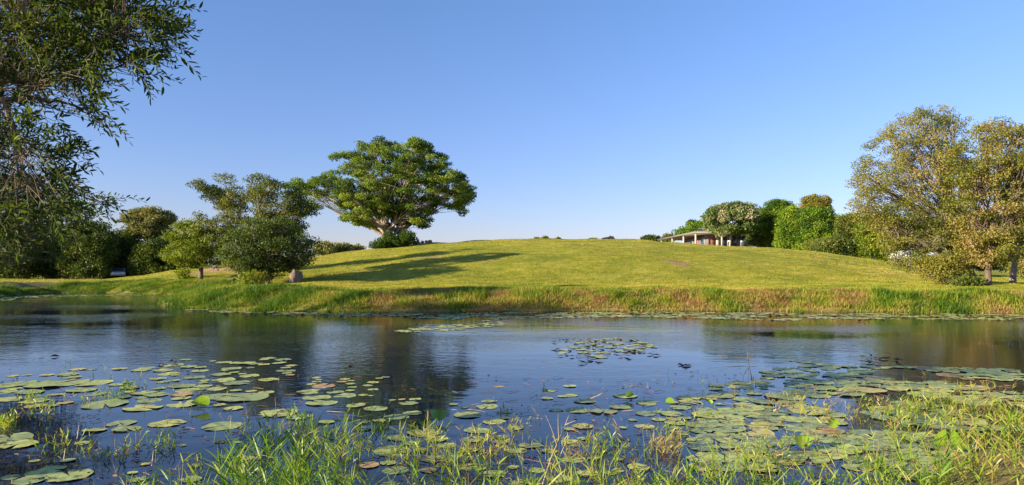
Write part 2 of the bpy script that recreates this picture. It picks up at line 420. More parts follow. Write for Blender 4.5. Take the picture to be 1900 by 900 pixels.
def make_tree(name, label, cat, base, fork, D, poly, palette_mat, bark, r0=0.2, thick=0.7, puffs=140, per=60,
              pr=0.55, leaf=(0.22, 0.12), gap=0.2, gapscale=2.5, seed=1, limbs=9, group=None, stems=1, flat=0.6, dense_low=0.0,
              ytop=None, spread=0.3, limb_r=0.45, core=True, val0=0.5, vvar=0.22, start=(0.35, 1.0), basez=None, mat_crown_name='crown', lean_out=0.35, fork_spread=0.6):
    r = np.random.default_rng(seed)
    Q = np.array(poly, float)
    bx, by = (base[0]-950)*D/F, D
    bz = gh(bx, by) if basez is None else basez
    root = empty(name, (bx, by, bz), label, cat, group)
    # puff centres inside the outline, with a real depth of their own
    mn, mx_ = Q.min(0), Q.max(0)
    pts = r.uniform(mn, mx_, (puffs*14, 2)); d = poly_dist(pts, Q)
    prp = pr*F/D
    ok = d > prp*0.55; pts, d = pts[ok], d[ok]
    dm = d.max(); W = (mx_[0]-mn[0])/2*D/F*thick
    half = W*np.sqrt(np.clip(1-(1-d/dm)**2, 0.03, 1))
    dz = r.uniform(-1, 1, len(pts))*half
    X = (pts[:, 0]-950)*D/F; Z = EYE+(HOR-pts[:, 1])*D/F
    P = np.stack([X, D+dz, Z], 1)
    # dart spacing + gaps
    nz = Waves(seed+50, gapscale)(P*np.array([1, 1, 1.6]))
    P = P[nz > (-1.6+gap*4)]
    keep = []
    for p in P:
        if len(keep) >= puffs: break
        if not keep or np.min(((np.array(keep)-p)**2).sum(1)) > (pr*spread)**2*4: keep.append(p)
    P = np.array(keep)
    rad = pr*r.uniform(0.6, 1.25, len(P))
    # ---- trunk and limbs
    tb = MB(); B0 = np.array([bx, by, bz-0.15])
    Fk = at(fork[0], fork[1], D)
    k = min(limbs, len(P)); cen, lab = kmeans(P.copy(), k, r)
    stemP = []
    for s_ in range(stems):
        off = np.array([r.normal()*r0*1.1, r.normal()*r0*1.1, 0]) if stems > 1 else np.zeros(3)
        top = Fk+(r.normal(size=3)*np.array([fork_spread, fork_spread, 0.2])*(stems > 1))
        Pt = curve(B0+off, top, r, 0, 0.05, 8, 0.0)
        rr = r0*(0.7 if stems > 1 else 1)*np.linspace(1.0, 0.62, 8); rr[0] *= 1.25; rr[1] *= 1.06
        tb.tube(Pt, rr, 9); stemP.append((Pt, rr))
    for q in range(k):
        m_ = P[lab == q]
        if not len(m_): continue
        Pt, rr = stemP[q % stems]
        zr = (cen[q][2]-bz)/max(P[:, 2].max()-bz, 0.1)
        tt = start[0]+(start[1]-start[0])*np.clip(zr+r.normal()*0.08, 0, 1)
        if stems > 1: tt = max(tt, 0.25)
        idx = tt*(len(Pt)-1); i0 = int(min(idx, len(Pt)-2)); fr = idx-i0
        a = Pt[i0]*(1-fr)+Pt[i0+1]*fr; ra = rr[i0]*limb_r*r.uniform(0.75, 1.15)
        Lc = curve(a, cen[q], r, 0, 0.07, 8, 0.04)
        rl = ra*np.linspace(1, 0.3, 8)
        tb.tube(Lc, rl, 6)
        for p in m_:
            j_ = r.integers(3, 8)
            tw = curve(Lc[j_], p, r, 0, 0.08, 4, 0.08)
            tb.tube(tw, np.linspace(min(rl[j_]*0.6, 0.012+0.35*rl[j_]), 0.006, 4), 4)
    tb.build('trunk', bark, root, (bx, by, bz), smooth=True)
    # ---- foliage
    cb = MB(); n = len(P)
    cnt = np.maximum(8, (per*(rad/pr)**2).astype(int)); idx = np.repeat(np.arange(n), cnt); M = len(idx)
    u = r.normal(size=(M, 3)); u /= np.linalg.norm(u, axis=1, keepdims=True)
    rr_ = r.uniform(0.25, 1, M)**0.5
    off = u*rr_[:, None]*rad[idx][:, None]*np.array([1.15, 1.15, flat]); off[:, 2] += 0.12*rad[idx]
    off += r.normal(size=(M, 3))*0.1*pr
    pos = P[idx]+off
    Nm = u*0.7+np.array([0, 0, 0.5])+r.normal(size=(M, 3))*0.55; Dr = r.normal(size=(M, 3))+u*0.8; Dr[:, 2] -= lean_out*0.6
    val = np.clip(val0+vvar*0.6*Waves(seed+9, 3.5)(P)[idx]+r.normal(0, vvar*0.5, n)[idx]+r.normal(0, 0.13, M), 0, 1)
    sc = r.uniform(0.65, 1.3, M)
    leaves(cb, pos, Dr, Nm, leaf[0]*sc, leaf[1]*sc, val, 0.25)
    cb.build(mat_crown_name, palette_mat, root, (bx, by, bz))
    return root

# palettes (real leaf albedos)
M_FIG = leaf_mat('fig_leaves', [(0.022, 0.050, 0.010), (0.060, 0.115, 0.014), (0.115, 0.19, 0.02), (0.22, 0.28, 0.035)], 0.4)
M_DARK = leaf_mat('dark_leaves', [(0.03, 0.055, 0.012), (0.06, 0.10, 0.018), (0.10, 0.14, 0.024), (0.17, 0.19, 0.035)], 0.4)
M_OLIVE = leaf_mat('olive_leaves', [(0.05, 0.075, 0.014), (0.10, 0.13, 0.02), (0.17, 0.185, 0.028), (0.26, 0.24, 0.05)], 0.4)
M_PALE = leaf_mat('pale_leaves', [(0.08, 0.105, 0.03), (0.15, 0.17, 0.05), (0.24, 0.24, 0.08), (0.34, 0.30, 0.12)], 0.3)
M_BRIGHT = leaf_mat('bright_leaves', [(0.05, 0.10, 0.010), (0.10, 0.19, 0.015), (0.18, 0.28, 0.02), (0.28, 0.36, 0.03)], 0.4)
M_LIME = leaf_mat('lime_leaves', [(0.09, 0.14, 0.012), (0.17, 0.22, 0.018), (0.26, 0.30, 0.03), (0.36, 0.36, 0.05)], 0.4)
M_RUST = leaf_mat('rust_leaves', [(0.09, 0.12, 0.018), (0.19, 0.20, 0.028), (0.29, 0.27, 0.05), (0.36, 0.25, 0.10)], 0.42)
M_RUSTG = leaf_mat('rust_green_leaves', [(0.08, 0.13, 0.014), (0.17, 0.23, 0.02), (0.28, 0.29, 0.035), (0.36, 0.22, 0.08)], 0.42)
M_FLOWER = leaf_mat('blossom_leaves', [(0.07, 0.12, 0.025), (0.13, 0.19, 0.045), (0.27, 0.29, 0.13), (0.42, 0.36, 0.24)], 0.3)

# the spreading fig on the shoulder of the hill
make_tree('fig_tree', 'huge spreading fig tree with pale limbs standing on the left shoulder of the grassy hill', 'tree', (728, 458), (722, 405), 76,
    [(528, 340), (562, 328), (598, 330), (612, 318), (640, 314), (622, 300), (628, 284), (650, 279), (668, 283), (660, 264), (690, 257), (725, 259), (745, 274),
     (757, 261), (775, 257), (800, 266), (815, 284), (835, 292), (840, 310), (860, 316), (868, 332), (882, 352), (880, 374), (862, 382), (864, 404),
     (838, 398), (815, 388), (800, 399), (800, 412), (788, 430), (765, 422), (745, 408), (720, 408), (700, 430), (672, 424), (655, 420), (635, 411), (610, 410), (636, 396),
     (628, 384), (612, 376), (586, 390), (545, 374)],
    M_FIG, BARK_GREY, r0=0.5, thick=0.62, puffs=720, per=190, pr=0.54, leaf=(0.19, 0.105), gap=0.31, gapscale=2.6, fork_spread=1.5, seed=21, limbs=34, stems=9,
    flat=0.42, spread=0.33, limb_r=0.5, start=(0.02, 0.85), vvar=0.34, val0=0.66)
make_tree('shrub', 'dark leafy shrubs crowding the foot of the big fig tree', 'shrub', (735, 457), (735, 446), 74.5,
    [(686, 462), (694, 450), (704, 445), (712, 436), (722, 430), (734, 437), (748, 431), (764, 430), (776, 438), (776, 450), (764, 457), (735, 459), (705, 464)],
    M_FIG, BARK_DARK, r0=0.08, thick=0.5, puffs=90, per=110, pr=0.4, leaf=(0.19, 0.11), gap=0.16, gapscale=1.5, seed=22, limbs=8, stems=3, flat=0.8, val0=0.25)

# lake trees left of centre
make_tree('tall_tree', 'tall slender open tree rising behind the small rounded tree on the shore', 'tree', (440, 522), (425, 440), 50,
    [(362, 350), (366, 325), (385, 318), (408, 320), (430, 319), (440, 330), (448, 352), (466, 362), (470, 395), (462, 440), (440, 470), (425, 440),
     (385, 425), (362, 405), (372, 392), (395, 388), (385, 370)],
    M_OLIVE, BARK_GREY, r0=0.13, thick=0.8, puffs=190, per=80, pr=0.35, leaf=(0.13, 0.07), gap=0.40, gapscale=1.8, seed=31, limbs=12, stems=2, flat=0.5, vvar=0.22)
make_tree('tall_tree', 'tall tree with broken olive crown above the dense waterside bush', 'tree', (495, 522), (495, 420), 46,
    [(450, 335), (470, 322), (500, 321), (512, 333), (540, 336), (556, 352), (580, 372), (584, 398), (572, 412), (560, 440), (540, 460), (470, 450), (455, 430), (470, 400), (462, 370)],
    M_OLIVE, BARK_GREY, r0=0.13, thick=0.8, puffs=270, per=85, pr=0.36, leaf=(0.13, 0.07), gap=0.37, gapscale=2.0, seed=32, limbs=14, stems=2, flat=0.5, val0=0.42)
make_tree('bushy_tree', 'dense dark green bushy tree with leaves down to the lake bank', 'tree', (492, 528), (495, 480), 43,
    [(412, 474), (420, 462), (414, 444), (432, 420), (452, 424), (462, 406), (486, 398), (506, 406), (528, 396), (548, 408), (552, 428), (574, 432), (584, 448), (574, 466), (586, 482), (568, 500), (556, 496), (540, 510), (522, 508),
     (508, 522), (470, 520), (452, 506), (428, 508), (424, 490)],
    M_DARK, BARK_GREY, r0=0.16, thick=0.8, puffs=360, per=95, pr=0.38, leaf=(0.13, 0.07), gap=0.32, gapscale=1.5, seed=33, limbs=16, stems=3, flat=0.55, val0=0.55, vvar=0.36)
make_tree('rounded_tree', 'small rounded bright green tree with a dark trunk on the left lake shore', 'tree', (372, 529), (375, 485), 50,
    [(298, 474), (304, 462), (318, 452), (316, 436), (328, 412), (340, 405), (352, 410), (366, 404), (382, 412), (392, 424), (412, 420), (424, 445), (418, 468), (412, 492), (396, 505), (382, 498), (360, 500), (338, 492), (330, 500), (306, 486)],
    M_LIME, BARK_DARK, r0=0.2, thick=0.8, puffs=240, per=85, pr=0.38, leaf=(0.14, 0.075), gap=0.33, gapscale=1.6, seed=34, limbs=12, flat=0.5, val0=0.32, vvar=0.32)
make_tree('shrub', 'straggly pale shrub at the foot of the dense bushy tree by the water', 'shrub', (470, 531), (470, 515), 41,
    [(444, 532), (448, 508), (465, 498), (490, 505), (500, 520), (495, 534)], M_RUSTG, BARK_DARK, r0=0.04, thick=0.7, puffs=60, per=40, pr=0.28,
    leaf=(0.16, 0.05), gap=0.2, seed=35, limbs=6, stems=3, val0=0.5)
make_tree('shrub', 'loose yellow green shrub beside the trunk of the small rounded tree', 'shrub', (345, 527), (345, 510), 51,
    [(326, 528), (330, 500), (350, 494), (362, 510), (360, 528)], M_LIME, BARK_DARK, r0=0.04, thick=0.7, puffs=40, per=35, pr=0.3,
    leaf=(0.16, 0.08), gap=0.2, seed=36, limbs=5, stems=3, val0=0.5)
make_tree('shrub', 'low green shrub on the earth mound between the lake trees', 'shrub', (425, 497), (425, 492), 60,
    [(405, 498), (408, 478), (425, 470), (445, 476), (450, 496)], M_LIME, BARK_DARK, r0=0.05, thick=0.7, puffs=45, per=45, pr=0.4,
    leaf=(0.18, 0.1), gap=0.1, seed=37, limbs=5, stems=2, val0=0.25)

# far left wood: each tree its own
WOOD = 'trees of the dark wood at far left'
make_tree('umbrella_tree', 'tall umbrella shaped pale olive tree standing above the dark wood', 'tree', (282, 508), (285, 450), 97,
    [(232, 410), (240, 392), (262, 384), (290, 383), (315, 392), (324, 404), (322, 425), (305, 440), (290, 452), (270, 445), (245, 430)],
    M_PALE, BARK_GREY, r0=0.22, thick=0.9, puffs=240, per=110, pr=0.62, leaf=(0.25, 0.13), gap=0.28, gapscale=3, seed=41, limbs=14, stems=2, flat=0.45, group=WOOD, val0=0.6)
wood = [
 ((20, 508), 88, [(-40, 520), (-45, 430), (-10, 395), (30, 388), (62, 410), (70, 460), (60, 520)], 'dark broad tree at the left edge of the picture behind the bank'),
 ((95, 508), 92, [(45, 520), (50, 440), (75, 412), (105, 408), (135, 430), (142, 470), (135, 520)], 'dark dense tree in the shaded wood, next to the left edge tree'),
 ((165, 508), 90, [(120, 520), (120, 450), (140, 415), (170, 405), (200, 418), (212, 455), (205, 520)], 'dark rounded tree in the middle of the shaded wood'),
 ((228, 508), 95, [(190, 520), (195, 450), (215, 428), (240, 425), (262, 445), (268, 480), (262, 520)], 'dark tree below the umbrella shaped crown in the wood'),
 ((290, 506), 92, [(245, 516), (255, 465), (275, 448), (300, 445), (325, 452), (330, 480), (328, 510)], 'dark low tree at the right end of the shaded wood'),
 ((330, 503), 99, [(300, 512), (305, 455), (322, 435), (345, 430), (365, 445), (370, 480), (362, 512)], 'dark tree showing behind the small rounded tree')]
for q, (b, D, pl, lb) in enumerate(wood):
    make_tree('broadleaf_tree', lb, 'tree', b, (b[0], b[1]-35), D, pl, M_DARK if q != 2 else M_DARK, BARK_GREY, r0=0.28, thick=0.7, puffs=230, per=120, pr=0.75,
        leaf=(0.27, 0.15), gap=0.1, gapscale=3, seed=60+q, limbs=10, flat=0.75, group=WOOD, val0=0.55, vvar=0.3)

# trees beyond the hill to the left of the fig
for q, (b, D, pl, lb) in enumerate([
 ((602, 474), 150, [(580, 478), (582, 455), (598, 448), (615, 450), (622, 462), (620, 477)], 'low pale tree beyond the hill, nearest the dense bushy tree'),
 ((640, 472), 155, [(615, 476), (620, 453), (635, 448), (650, 453), (655, 474)], 'low pale tree beyond the hill, midway between bush and fig'),
 ((665, 470), 160, [(648, 473), (652, 457), (665, 453), (678, 462), (680, 470)], 'low pale tree beyond the hill, nearest the big fig')]):
    make_tree('distant_tree', lb, 'tree', b, (b[0], b[1]-8), D, pl, M_PALE, BARK_GREY, r0=0.2, thick=0.8, puffs=70, per=40, pr=0.8, leaf=(0.5, 0.28), gap=0.12, seed=80+q, limbs=7,
              group='distant trees behind the hill left of the fig', val0=0.4)

# grove beside the house
GR = 'trees growing in the grove right of the house'
make_tree('blossom_tree', 'pale blossoming tree with two slanting trunks in front of the house', 'tree', (1352, 456), (1350, 425), 108,
    [(1303, 405), (1312, 390), (1330, 380), (1355, 374), (1380, 376), (1398, 382), (1404, 400), (1400, 425), (1388, 442), (1362, 436), (1335, 442), (1313, 432)],
    M_FLOWER, BARK_PALE, r0=0.2, thick=0.8, puffs=300, per=110, pr=0.62, leaf=(0.27, 0.16), gap=0.2, gapscale=2.2, seed=91, limbs=12, stems=3, flat=0.55, group=GR, val0=0.42, vvar=0.34)
for q, (b, D, pl, mt, nm, lb, v) in enumerate([
 ((1410, 460), 116, [(1385, 460), (1390, 425), (1398, 395), (1412, 385), (1430, 392), (1438, 425), (1440, 461)], M_DARK, 'shade_tree', 'dark shaded tree between the blossoming tree and the rounded green tree', .5),
 ((1440, 462), 113, [(1405, 425), (1408, 395), (1420, 376), (1440, 369), (1462, 371), (1480, 385), (1482, 420), (1470, 462), (1425, 462), (1415, 440)], M_BRIGHT, 'rounded_tree', 'rounded bright green tree topping the grove right of the house', .35),
 ((1475, 466), 106, [(1440, 463), (1438, 430), (1448, 395), (1465, 380), (1482, 385), (1490, 420), (1488, 468)], M_BRIGHT, 'leafy_tree', 'lush lime green tree left of the widest tree of the grove', .6),
 ((1520, 470), 103, [(1478, 468), (1475, 420), (1480, 392), (1500, 384), (1530, 386), (1552, 388), (1565, 405), (1572, 440), (1565, 478), (1520, 474)], M_BRIGHT, 'leafy_tree', 'widest bright green tree in the middle of the grove', .45),
 ((1515, 455), 135, [(1485, 395), (1488, 370), (1505, 360), (1525, 362), (1545, 378), (1540, 400), (1515, 410)], M_RUST, 'brown_tree', 'brownish open tree peeking above the widest green tree', .5),
 ((1583, 477), 98, [(1560, 476), (1555, 430), (1560, 402), (1580, 395), (1600, 402), (1610, 440), (1608, 482)], M_OLIVE, 'olive_tree', 'olive tree at the right end of the grove', .4),
 ((1640, 486), 90, [(1600, 482), (1590, 430), (1600, 400), (1625, 395), (1660, 400), (1690, 420), (1690, 488), (1650, 490)], M_LIME, 'leafy_tree', 'yellow green tree just left behind the large rusty tree', .35),
 ((1550, 478), 94, [(1505, 472), (1510, 450), (1530, 440), (1560, 445), (1600, 452), (1612, 470), (1605, 484), (1560, 480)], M_DARK, 'shrub', 'dark green shrubs along the foot of the grove', .75),
 ((1720, 497), 88, [(1680, 497), (1680, 440), (1700, 415), (1735, 408), (1760, 420), (1770, 460), (1765, 500)], M_OLIVE, 'olive_tree', 'olive tree hidden behind the large rusty tree', .4),
 ((1800, 505), 92, [(1765, 505), (1765, 450), (1790, 400), (1840, 395), (1870, 420), (1880, 470), (1870, 506)], M_DARK, 'shade_tree', 'dark tree behind the trunks of the right hand trees', .6),
 ((1905, 508), 75, [(1883, 512), (1882, 492), (1890, 482), (1930, 478), (1950, 495), (1950, 514)], M_RUST, 'hedge', 'reddish clipped hedge at the right edge of the picture', .7),
 ((1920, 505), 95, [(1870, 500), (1875, 430), (1900, 405), (1950, 400), (1980, 430), (1985, 505)], M_DARK, 'shade_tree', 'dark tree at the right edge behind the reddish hedge', .5)]):
    make_tree(nm, lb, 'shrub' if nm == 'shrub' else 'hedge' if nm == 'hedge' else 'tree', b, (b[0], b[1]-25 if nm not in ('shrub', 'hedge') else b[1]-12), D, pl, mt, BARK_GREY, r0=0.22, thick=0.7,
        puffs=300, per=120, pr=0.68 if D > 80 else 0.4, leaf=(0.25, 0.145) if D > 80 else (0.2, 0.12), gap=0.44 if nm == 'brown_tree' else 0.14, gapscale=2.2, seed=100+q, limbs=9, flat=0.55, group=GR if q < 9 else None, val0=v, vvar=0.36)
# trees behind the house and on the skyline
for q, (b, D, pl, mt, lb) in enumerate([
 ((1285, 450), 165, [(1250, 446), (1252, 428), (1270, 416), (1290, 412), (1312, 408), (1325, 430), (1320, 448)], M_BRIGHT, 'green tree rising behind the verandah roof of the house'),
 ((1283, 440), 190, [(1275, 415), (1277, 411), (1290, 409), (1302, 414), (1304, 420), (1285, 420)], M_DARK, 'tiny dark crown poking above the tree behind the house'),
 ((1240, 450), 170, [(1228, 450), (1229, 440), (1236, 434), (1247, 436), (1252, 450)], M_OLIVE, 'small olive tree behind the left end of the house roof'),
 ((1203, 450), 200, [(1190, 449), (1191, 439), (1200, 436), (1215, 438), (1226, 441), (1228, 450)], M_DARK, 'low dark tree on the skyline left of the house')]):
    make_tree('distant_tree', lb, 'tree', b, (b[0], b[1]-10), D, pl, mt, BARK_GREY, r0=0.2, thick=0.8, puffs=90, per=40, pr=0.75, leaf=(0.5, 0.3), gap=0.1, seed=130+q, limbs=6,
              group='distant trees around the house', val0=0.45)
for q, (px, py, w_, h_) in enumerate([(997, 444, 6, 3), (1012, 444, 6, 5), (1034, 444, 6, 3), (1100, 445, 9, 3)]):
    D = 240
    make_tree('distant_tree', ['dark treetop speck on the hill skyline, leftmost', 'dark treetop speck on the hill skyline, second and tallest',
              'dark treetop speck on the hill skyline, third from left', 'dark treetop speck on the hill skyline next to the brown mound'][q], 'tree', (px, py+8), (px, py), D,
              [(px-w_, py+6), (px-w_, py-h_/2), (px, py-h_), (px+w_, py-h_/2), (px+w_, py+6)], M_DARK, BARK_GREY, r0=0.2, thick=0.6, puffs=30, per=30, pr=0.7, leaf=(0.6, 0.4),
              gap=0.1, seed=140+q, limbs=4, group='treetops on the hill skyline', val0=0.6)

# large rusty trees at right
make_tree('paperbark_tree', 'large open tree with rusty and olive leaves, leftmost of the right hand trees', 'tree', (1810, 530), (1770, 400), 40,
    [(1570, 365), (1582, 325), (1600, 290), (1625, 250), (1650, 225), (1670, 206), (1720, 197), (1780, 206), (1797, 225), (1788, 250), (1800, 320), (1812, 400), (1822, 470),
     (1800, 486), (1788, 526), (1768, 530), (1752, 512), (1720, 515), (1680, 505), (1650, 490), (1632, 450), (1602, 410), (1575, 390)],
    M_RUST, BARK_PAPER, r0=0.18, thick=0.55, puffs=900, per=72, pr=0.32, leaf=(0.11, 0.055), gap=0.27, gapscale=1.7, seed=151, limbs=26, flat=0.6, spread=0.4,
    limb_r=0.6, start=(0.2, 1.0), val0=0.42, vvar=0.28)
make_tree('paperbark_tree', 'dense olive and rust leaved tree, middle one of the right hand trees', 'tree', (1833, 531), (1840, 400), 37,
    [(1752, 300), (1772, 262), (1796, 236), (1830, 220), (1862, 217), (1890, 228), (1930, 250), (1960, 330), (1950, 430), (1915, 480), (1860, 496), (1815, 500), (1790, 470), (1765, 400), (1755, 340)],
    M_RUST, BARK_DARK, r0=0.17, thick=0.7, puffs=760, per=78, pr=0.33, leaf=(0.115, 0.058), gap=0.27, gapscale=1.8, seed=152, limbs=20, flat=0.6, spread=0.4,
    limb_r=0.5, start=(0.3, 1.0), val0=0.5, vvar=0.38)
make_tree('paperbark_tree', 'tree with pale flaky trunk, rightmost of the right hand trees', 'tree', (1878, 530), (1885, 400), 43,
    [(1850, 330), (1880, 280), (1940, 260), (2020, 300), (2050, 380), (2030, 460), (1960, 485), (1890, 478), (1860, 440)],
    M_RUST, BARK_PAPER, r0=0.18, thick=0.8, puffs=330, per=55, pr=0.4, leaf=(0.15, 0.07), gap=0.15, gapscale=1.8, seed=153, limbs=14, flat=0.6, start=(0.3, 1.0), val0=0.35)
make_tree('shrub', 'loose olive shrub drooping over the bank left of the right hand trunks', 'shrub', (1742, 532), (1742, 508), 38.5,
    [(1688, 500), (1702, 478), (1740, 470), (1782, 478), (1792, 506), (1775, 530), (1735, 524)], M_RUST, BARK_DARK, r0=0.05, thick=0.6, puffs=150, per=60, pr=0.28, leaf=(0.11, 0.055), gap=0.2, gapscale=1.2,
    seed=155, limbs=9, stems=3, val0=0.5)
make_tree('shrub', 'dark green shrub at the foot of the right hand trees', 'shrub', (1790, 534), (1790, 522), 37,
    [(1755, 536), (1762, 520), (1780, 508), (1808, 516), (1825, 534)], M_DARK, BARK_DARK, r0=0.05, thick=0.7, puffs=60, per=60, pr=0.3, leaf=(0.15, 0.07), gap=0.1, seed=154, limbs=5, stems=3, val0=0.8)

# ------------------------------------------------------------------ house on the hill
def house():
    wallm = noise_mat('house_wall', (0.09, 0.09, 0.12), (0.14, 0.13, 0.16), 3, 0.8, 0.1)
    brick = noise_mat('red_brick', (0.16, 0.06, 0.04), (0.25, 0.10, 0.07), 8, 0.85, 0.3)
    white = flat_mat('white_paint', (0.36, 0.34, 0.31), 0.5); frm = flat_mat('window_frame_paint', (0.22, 0.23, 0.26), 0.5)
    roofm = noise_mat('metal_roof', (0.12, 0.11, 0.10), (0.18, 0.165, 0.15), 2, 0.5, 0.05)
    glass = flat_mat('dark_glass', (0.04, 0.06, 0.09), 0.08)
    x0, x1, y0, y1 = 32.3, 42.5, 120.0, 149.0
    eave = EYE+67/F*y0; fl = eave-2.75
    base = (37, 134, fl)
    root = empty('house', base, 'long low house with pale verandah roof on posts at the hilltop', 'house')
    def part(name, mat, boxes, par=root):
        mb = MB()
        for c, d in boxes: mb.box(c, d)
        return mb.build(name, mat, par, base)
    part('foundation', brick, [((37.4, 134.5, fl-0.75), (10.2, 29, 1.5))])
    part('wall', wallm, [((38.6, 130.2, fl+1.3), (7.2, 17.6, 2.6))])
    part('brick_pier', brick, [((35.6, 121.36, fl+1.2), (1.2, 0.12, 2.4))])
    # roof slab with fascia
    mb = MB(); z0 = eave
    V = [(x0-0.5, y0-0.8, z0), (x1+0.5, y0-0.8, z0), (x1+0.5, y1+.5, z0), (x0-0.5, y1+.5, z0),
         (x0-0.5, y0-0.8, z0+0.28), (x1+0.5, y0-0.8, z0+0.28), (x1+0.5, y1+.5, z0+0.28), (x0-0.5, y1+.5, z0+0.28),
         (37.4, y0-0.8, z0+0.95), (37.4, y1+.5, z0+0.95)]
    mb.add(V, [[0, 3, 2, 1], [0, 1, 5, 4], [3, 0, 4, 7], [1, 2, 6, 5], [2, 3, 7, 6], [4, 8, 9, 7], [8, 5, 6, 9]])
    mb.add([V[4], V[5], V[8]], [[0, 1, 2]]); mb.add([V[6], V[7], V[9]], [[0, 1, 2]])
    mb.build('roof', roofm, root, base)
    for yy in (120.0, 128.5, 137.5, 147.5):
        part('post', white, [((x0, yy, (fl+eave)/2-0.02), (0.3, 0.3, 2.7))])
    for xx in (36.9, 41.6):
        part('post', white, [((xx, 120.0, (fl+eave)/2-0.02), (0.28, 0.28, 2.7))])
    # windows and doors: west side
    for yy, wd in ((125, 2.2), (133, 2.4)):
        f = part('window', white, [((34.93, yy, fl+1.3), (0.12, wd, 1.5))])
        part('pane', glass, [((34.84, yy, fl+1.3), (0.05, wd-0.2, 1.3))], f)
        f.matrix_parent_inverse.identity()
    d = part('door', noise_mat('red_door', (0.4, 0.08, 0.04), (0.5, 0.12, 0.06), 2, 0.6, 0.1), [((34.93, 129, fl+1.08), (0.1, 1.6, 2.1))])
    # front facing the lake
    for xx, wd in ((37.6, 0.9), (39.1, 1.7), (41.2, 1.2)):
        f = part('window', frm, [((xx, 121.34, fl+1.25), (wd, 0.12, 2.3))])
        g = part('pane', glass, [((xx, 121.25, fl+1.25), (wd-0.18, 0.05, 2.1))], f)
    part('curtain', white, [((36.6, 121.3, fl+1.25), (0.7, 0.1, 2.3))])
    rail = [((x0, 134, fl+0.95), (0.06, 27, 0.06))]+[((x0, y_, fl+0.5), (0.05, 0.05, 0.9)) for y_ in np.arange(121.5, 147, 1.5)]
    part('railing', wallm, rail)
house()
# sub-part meshes were built relative to the house base, so the frame keeps no offset of its own

# white roofed shed behind the right hand trees
def shed():
    D = 82; p0 = at(1700, 497, D); base = np.array([(1745-950)*D/F, D, gh((1745-950)*D/F, D)-0.35])
    root = empty('shed', base, 'white roofed shed glimpsed through the large rusty tree', 'shed')
    white = flat_mat('white_roof', (0.6, 0.59, 0.57), 0.4); wl = noise_mat('shed_wall', (0.22, 0.17, 0.13), (0.3, 0.24, 0.18), 3, 0.8, 0.1)
    mb = MB(); mb.box(base+np.array([0, 4, 1.1]), (5, 6, 2.2)); mb.build('wall', wl, root, base)
    mb = MB(); b = base+np.array([0, 4, 2.2])
    V = [b+np.array(v) for v in [(-2.7, -3.5, 0), (2.7, -3.5, 0), (2.7, 3.5, 0.2), (-2.7, 3.5, 0.2), (-2.7, -3.5, .15), (2.7, -3.5, .15), (2.7, 0, 1.1), (-2.7, 0, 1.1), (2.7, 3.5, .35), (-2.7, 3.5, .35)]]
    mb.add(V, [[0, 3, 2, 1], [0, 1, 5, 4], [4, 5, 6, 7], [7, 6, 8, 9], [2, 3, 9, 8]])
    mb.add([V[0], V[4], V[7], V[9], V[3]], [[0, 1, 2, 3, 4]]); mb.add([V[1], V[2], V[8], V[6], V[5]], [[0, 1, 2, 3, 4]])
    mb.build('roof', white, root, base)
    mb = MB(); mb.box(base+np.array([-1, 0.94, 1.0]), (2.2, 0.1, 1.9)); mb.build('door', wl, root, base)
shed()

# ------------------------------------------------------------------ parked car seen over the left bank
def car():
    D = 92; x = (218-950)*D/F; z = gh(x, D)-0.05; b = np.array([x, D, z])
    root = empty('parked_car', b, 'pale parked car seen above the bank before the dark wood', 'car')
    root.rotation_euler.z = math.radians(122)
    paint = flat_mat('car_paint', (0.40, 0.45, 0.55), 0.25, 0.3); gl = flat_mat('car_glass', (0.05, 0.06, 0.08), 0.08); rub = flat_mat('tyre_rubber', (0.02, 0.02, 0.02), 0.8); lampm = flat_mat('lamp_glass', (0.7, 0.7, 0.7), 0.1)
    rimm = flat_mat('rim_metal', (0.5, 0.5, 0.52), 0.3, 0.8)
    prof = [(-2.1, .35), (-2.15, .75), (-1.9, .88), (-1.25, .95), (-.6, 1.38), (.75, 1.42), (1.45, 1.0), (2.1, .92), (2.2, .6), (2.1, .3)]
    def ext(pr, wd, name, mat, par, inset=0.0):
        n = len(pr); V = [(p[0], -wd/2, p[1]) for p in pr]+[(p[0], wd/2, p[1]) for p in pr]
        mb = MB(); mb.add(V, [[i, (i+1) % n, (i+1) % n+n, i+n] for i in range(n)])
        mb.add(V[:n], [list(range(n))[::-1]]); mb.add(V[n:], [list(range(n))])
        return mb.build(name, mat, par)
    body = ext(prof, 1.7, 'body', paint, root)
    ext([(-1.0, 1.0), (-.58, 1.32), (.7, 1.36), (1.2, 1.02)], 1.72, 'side_window', gl, root)
    mb = MB(); mb.add([(-1.22, -.72, 1.0), (-.64, -.66, 1.38), (-.64, .66, 1.38), (-1.22, .72, 1.0)], [[0, 3, 2, 1]]); mb.build('windscreen', gl, root)
    mb.v = [mb.v[0]+np.array([-.012, 0, .012])]
    for sx in (-1.35, 1.35):
        for sy in (-.8, .8):
            mb = MB(); mb.tube([(sx, sy-.1, .32), (sx, sy+.1, .32)], [.32, .32], 16, cap=True); wh = mb.build('wheel', rub, root)
            mb = MB(); mb.tube([(sx, sy-.11, .32), (sx, sy+.11, .32)], [.19, .19], 12, cap=True); mb.build('rim', rimm, wh)
    for sy in (-.6, .6):
        mb = MB(); mb.box((-2.12, sy, .72), (.1, .3, .14)); mb.build('headlight', lampm, root)
car()

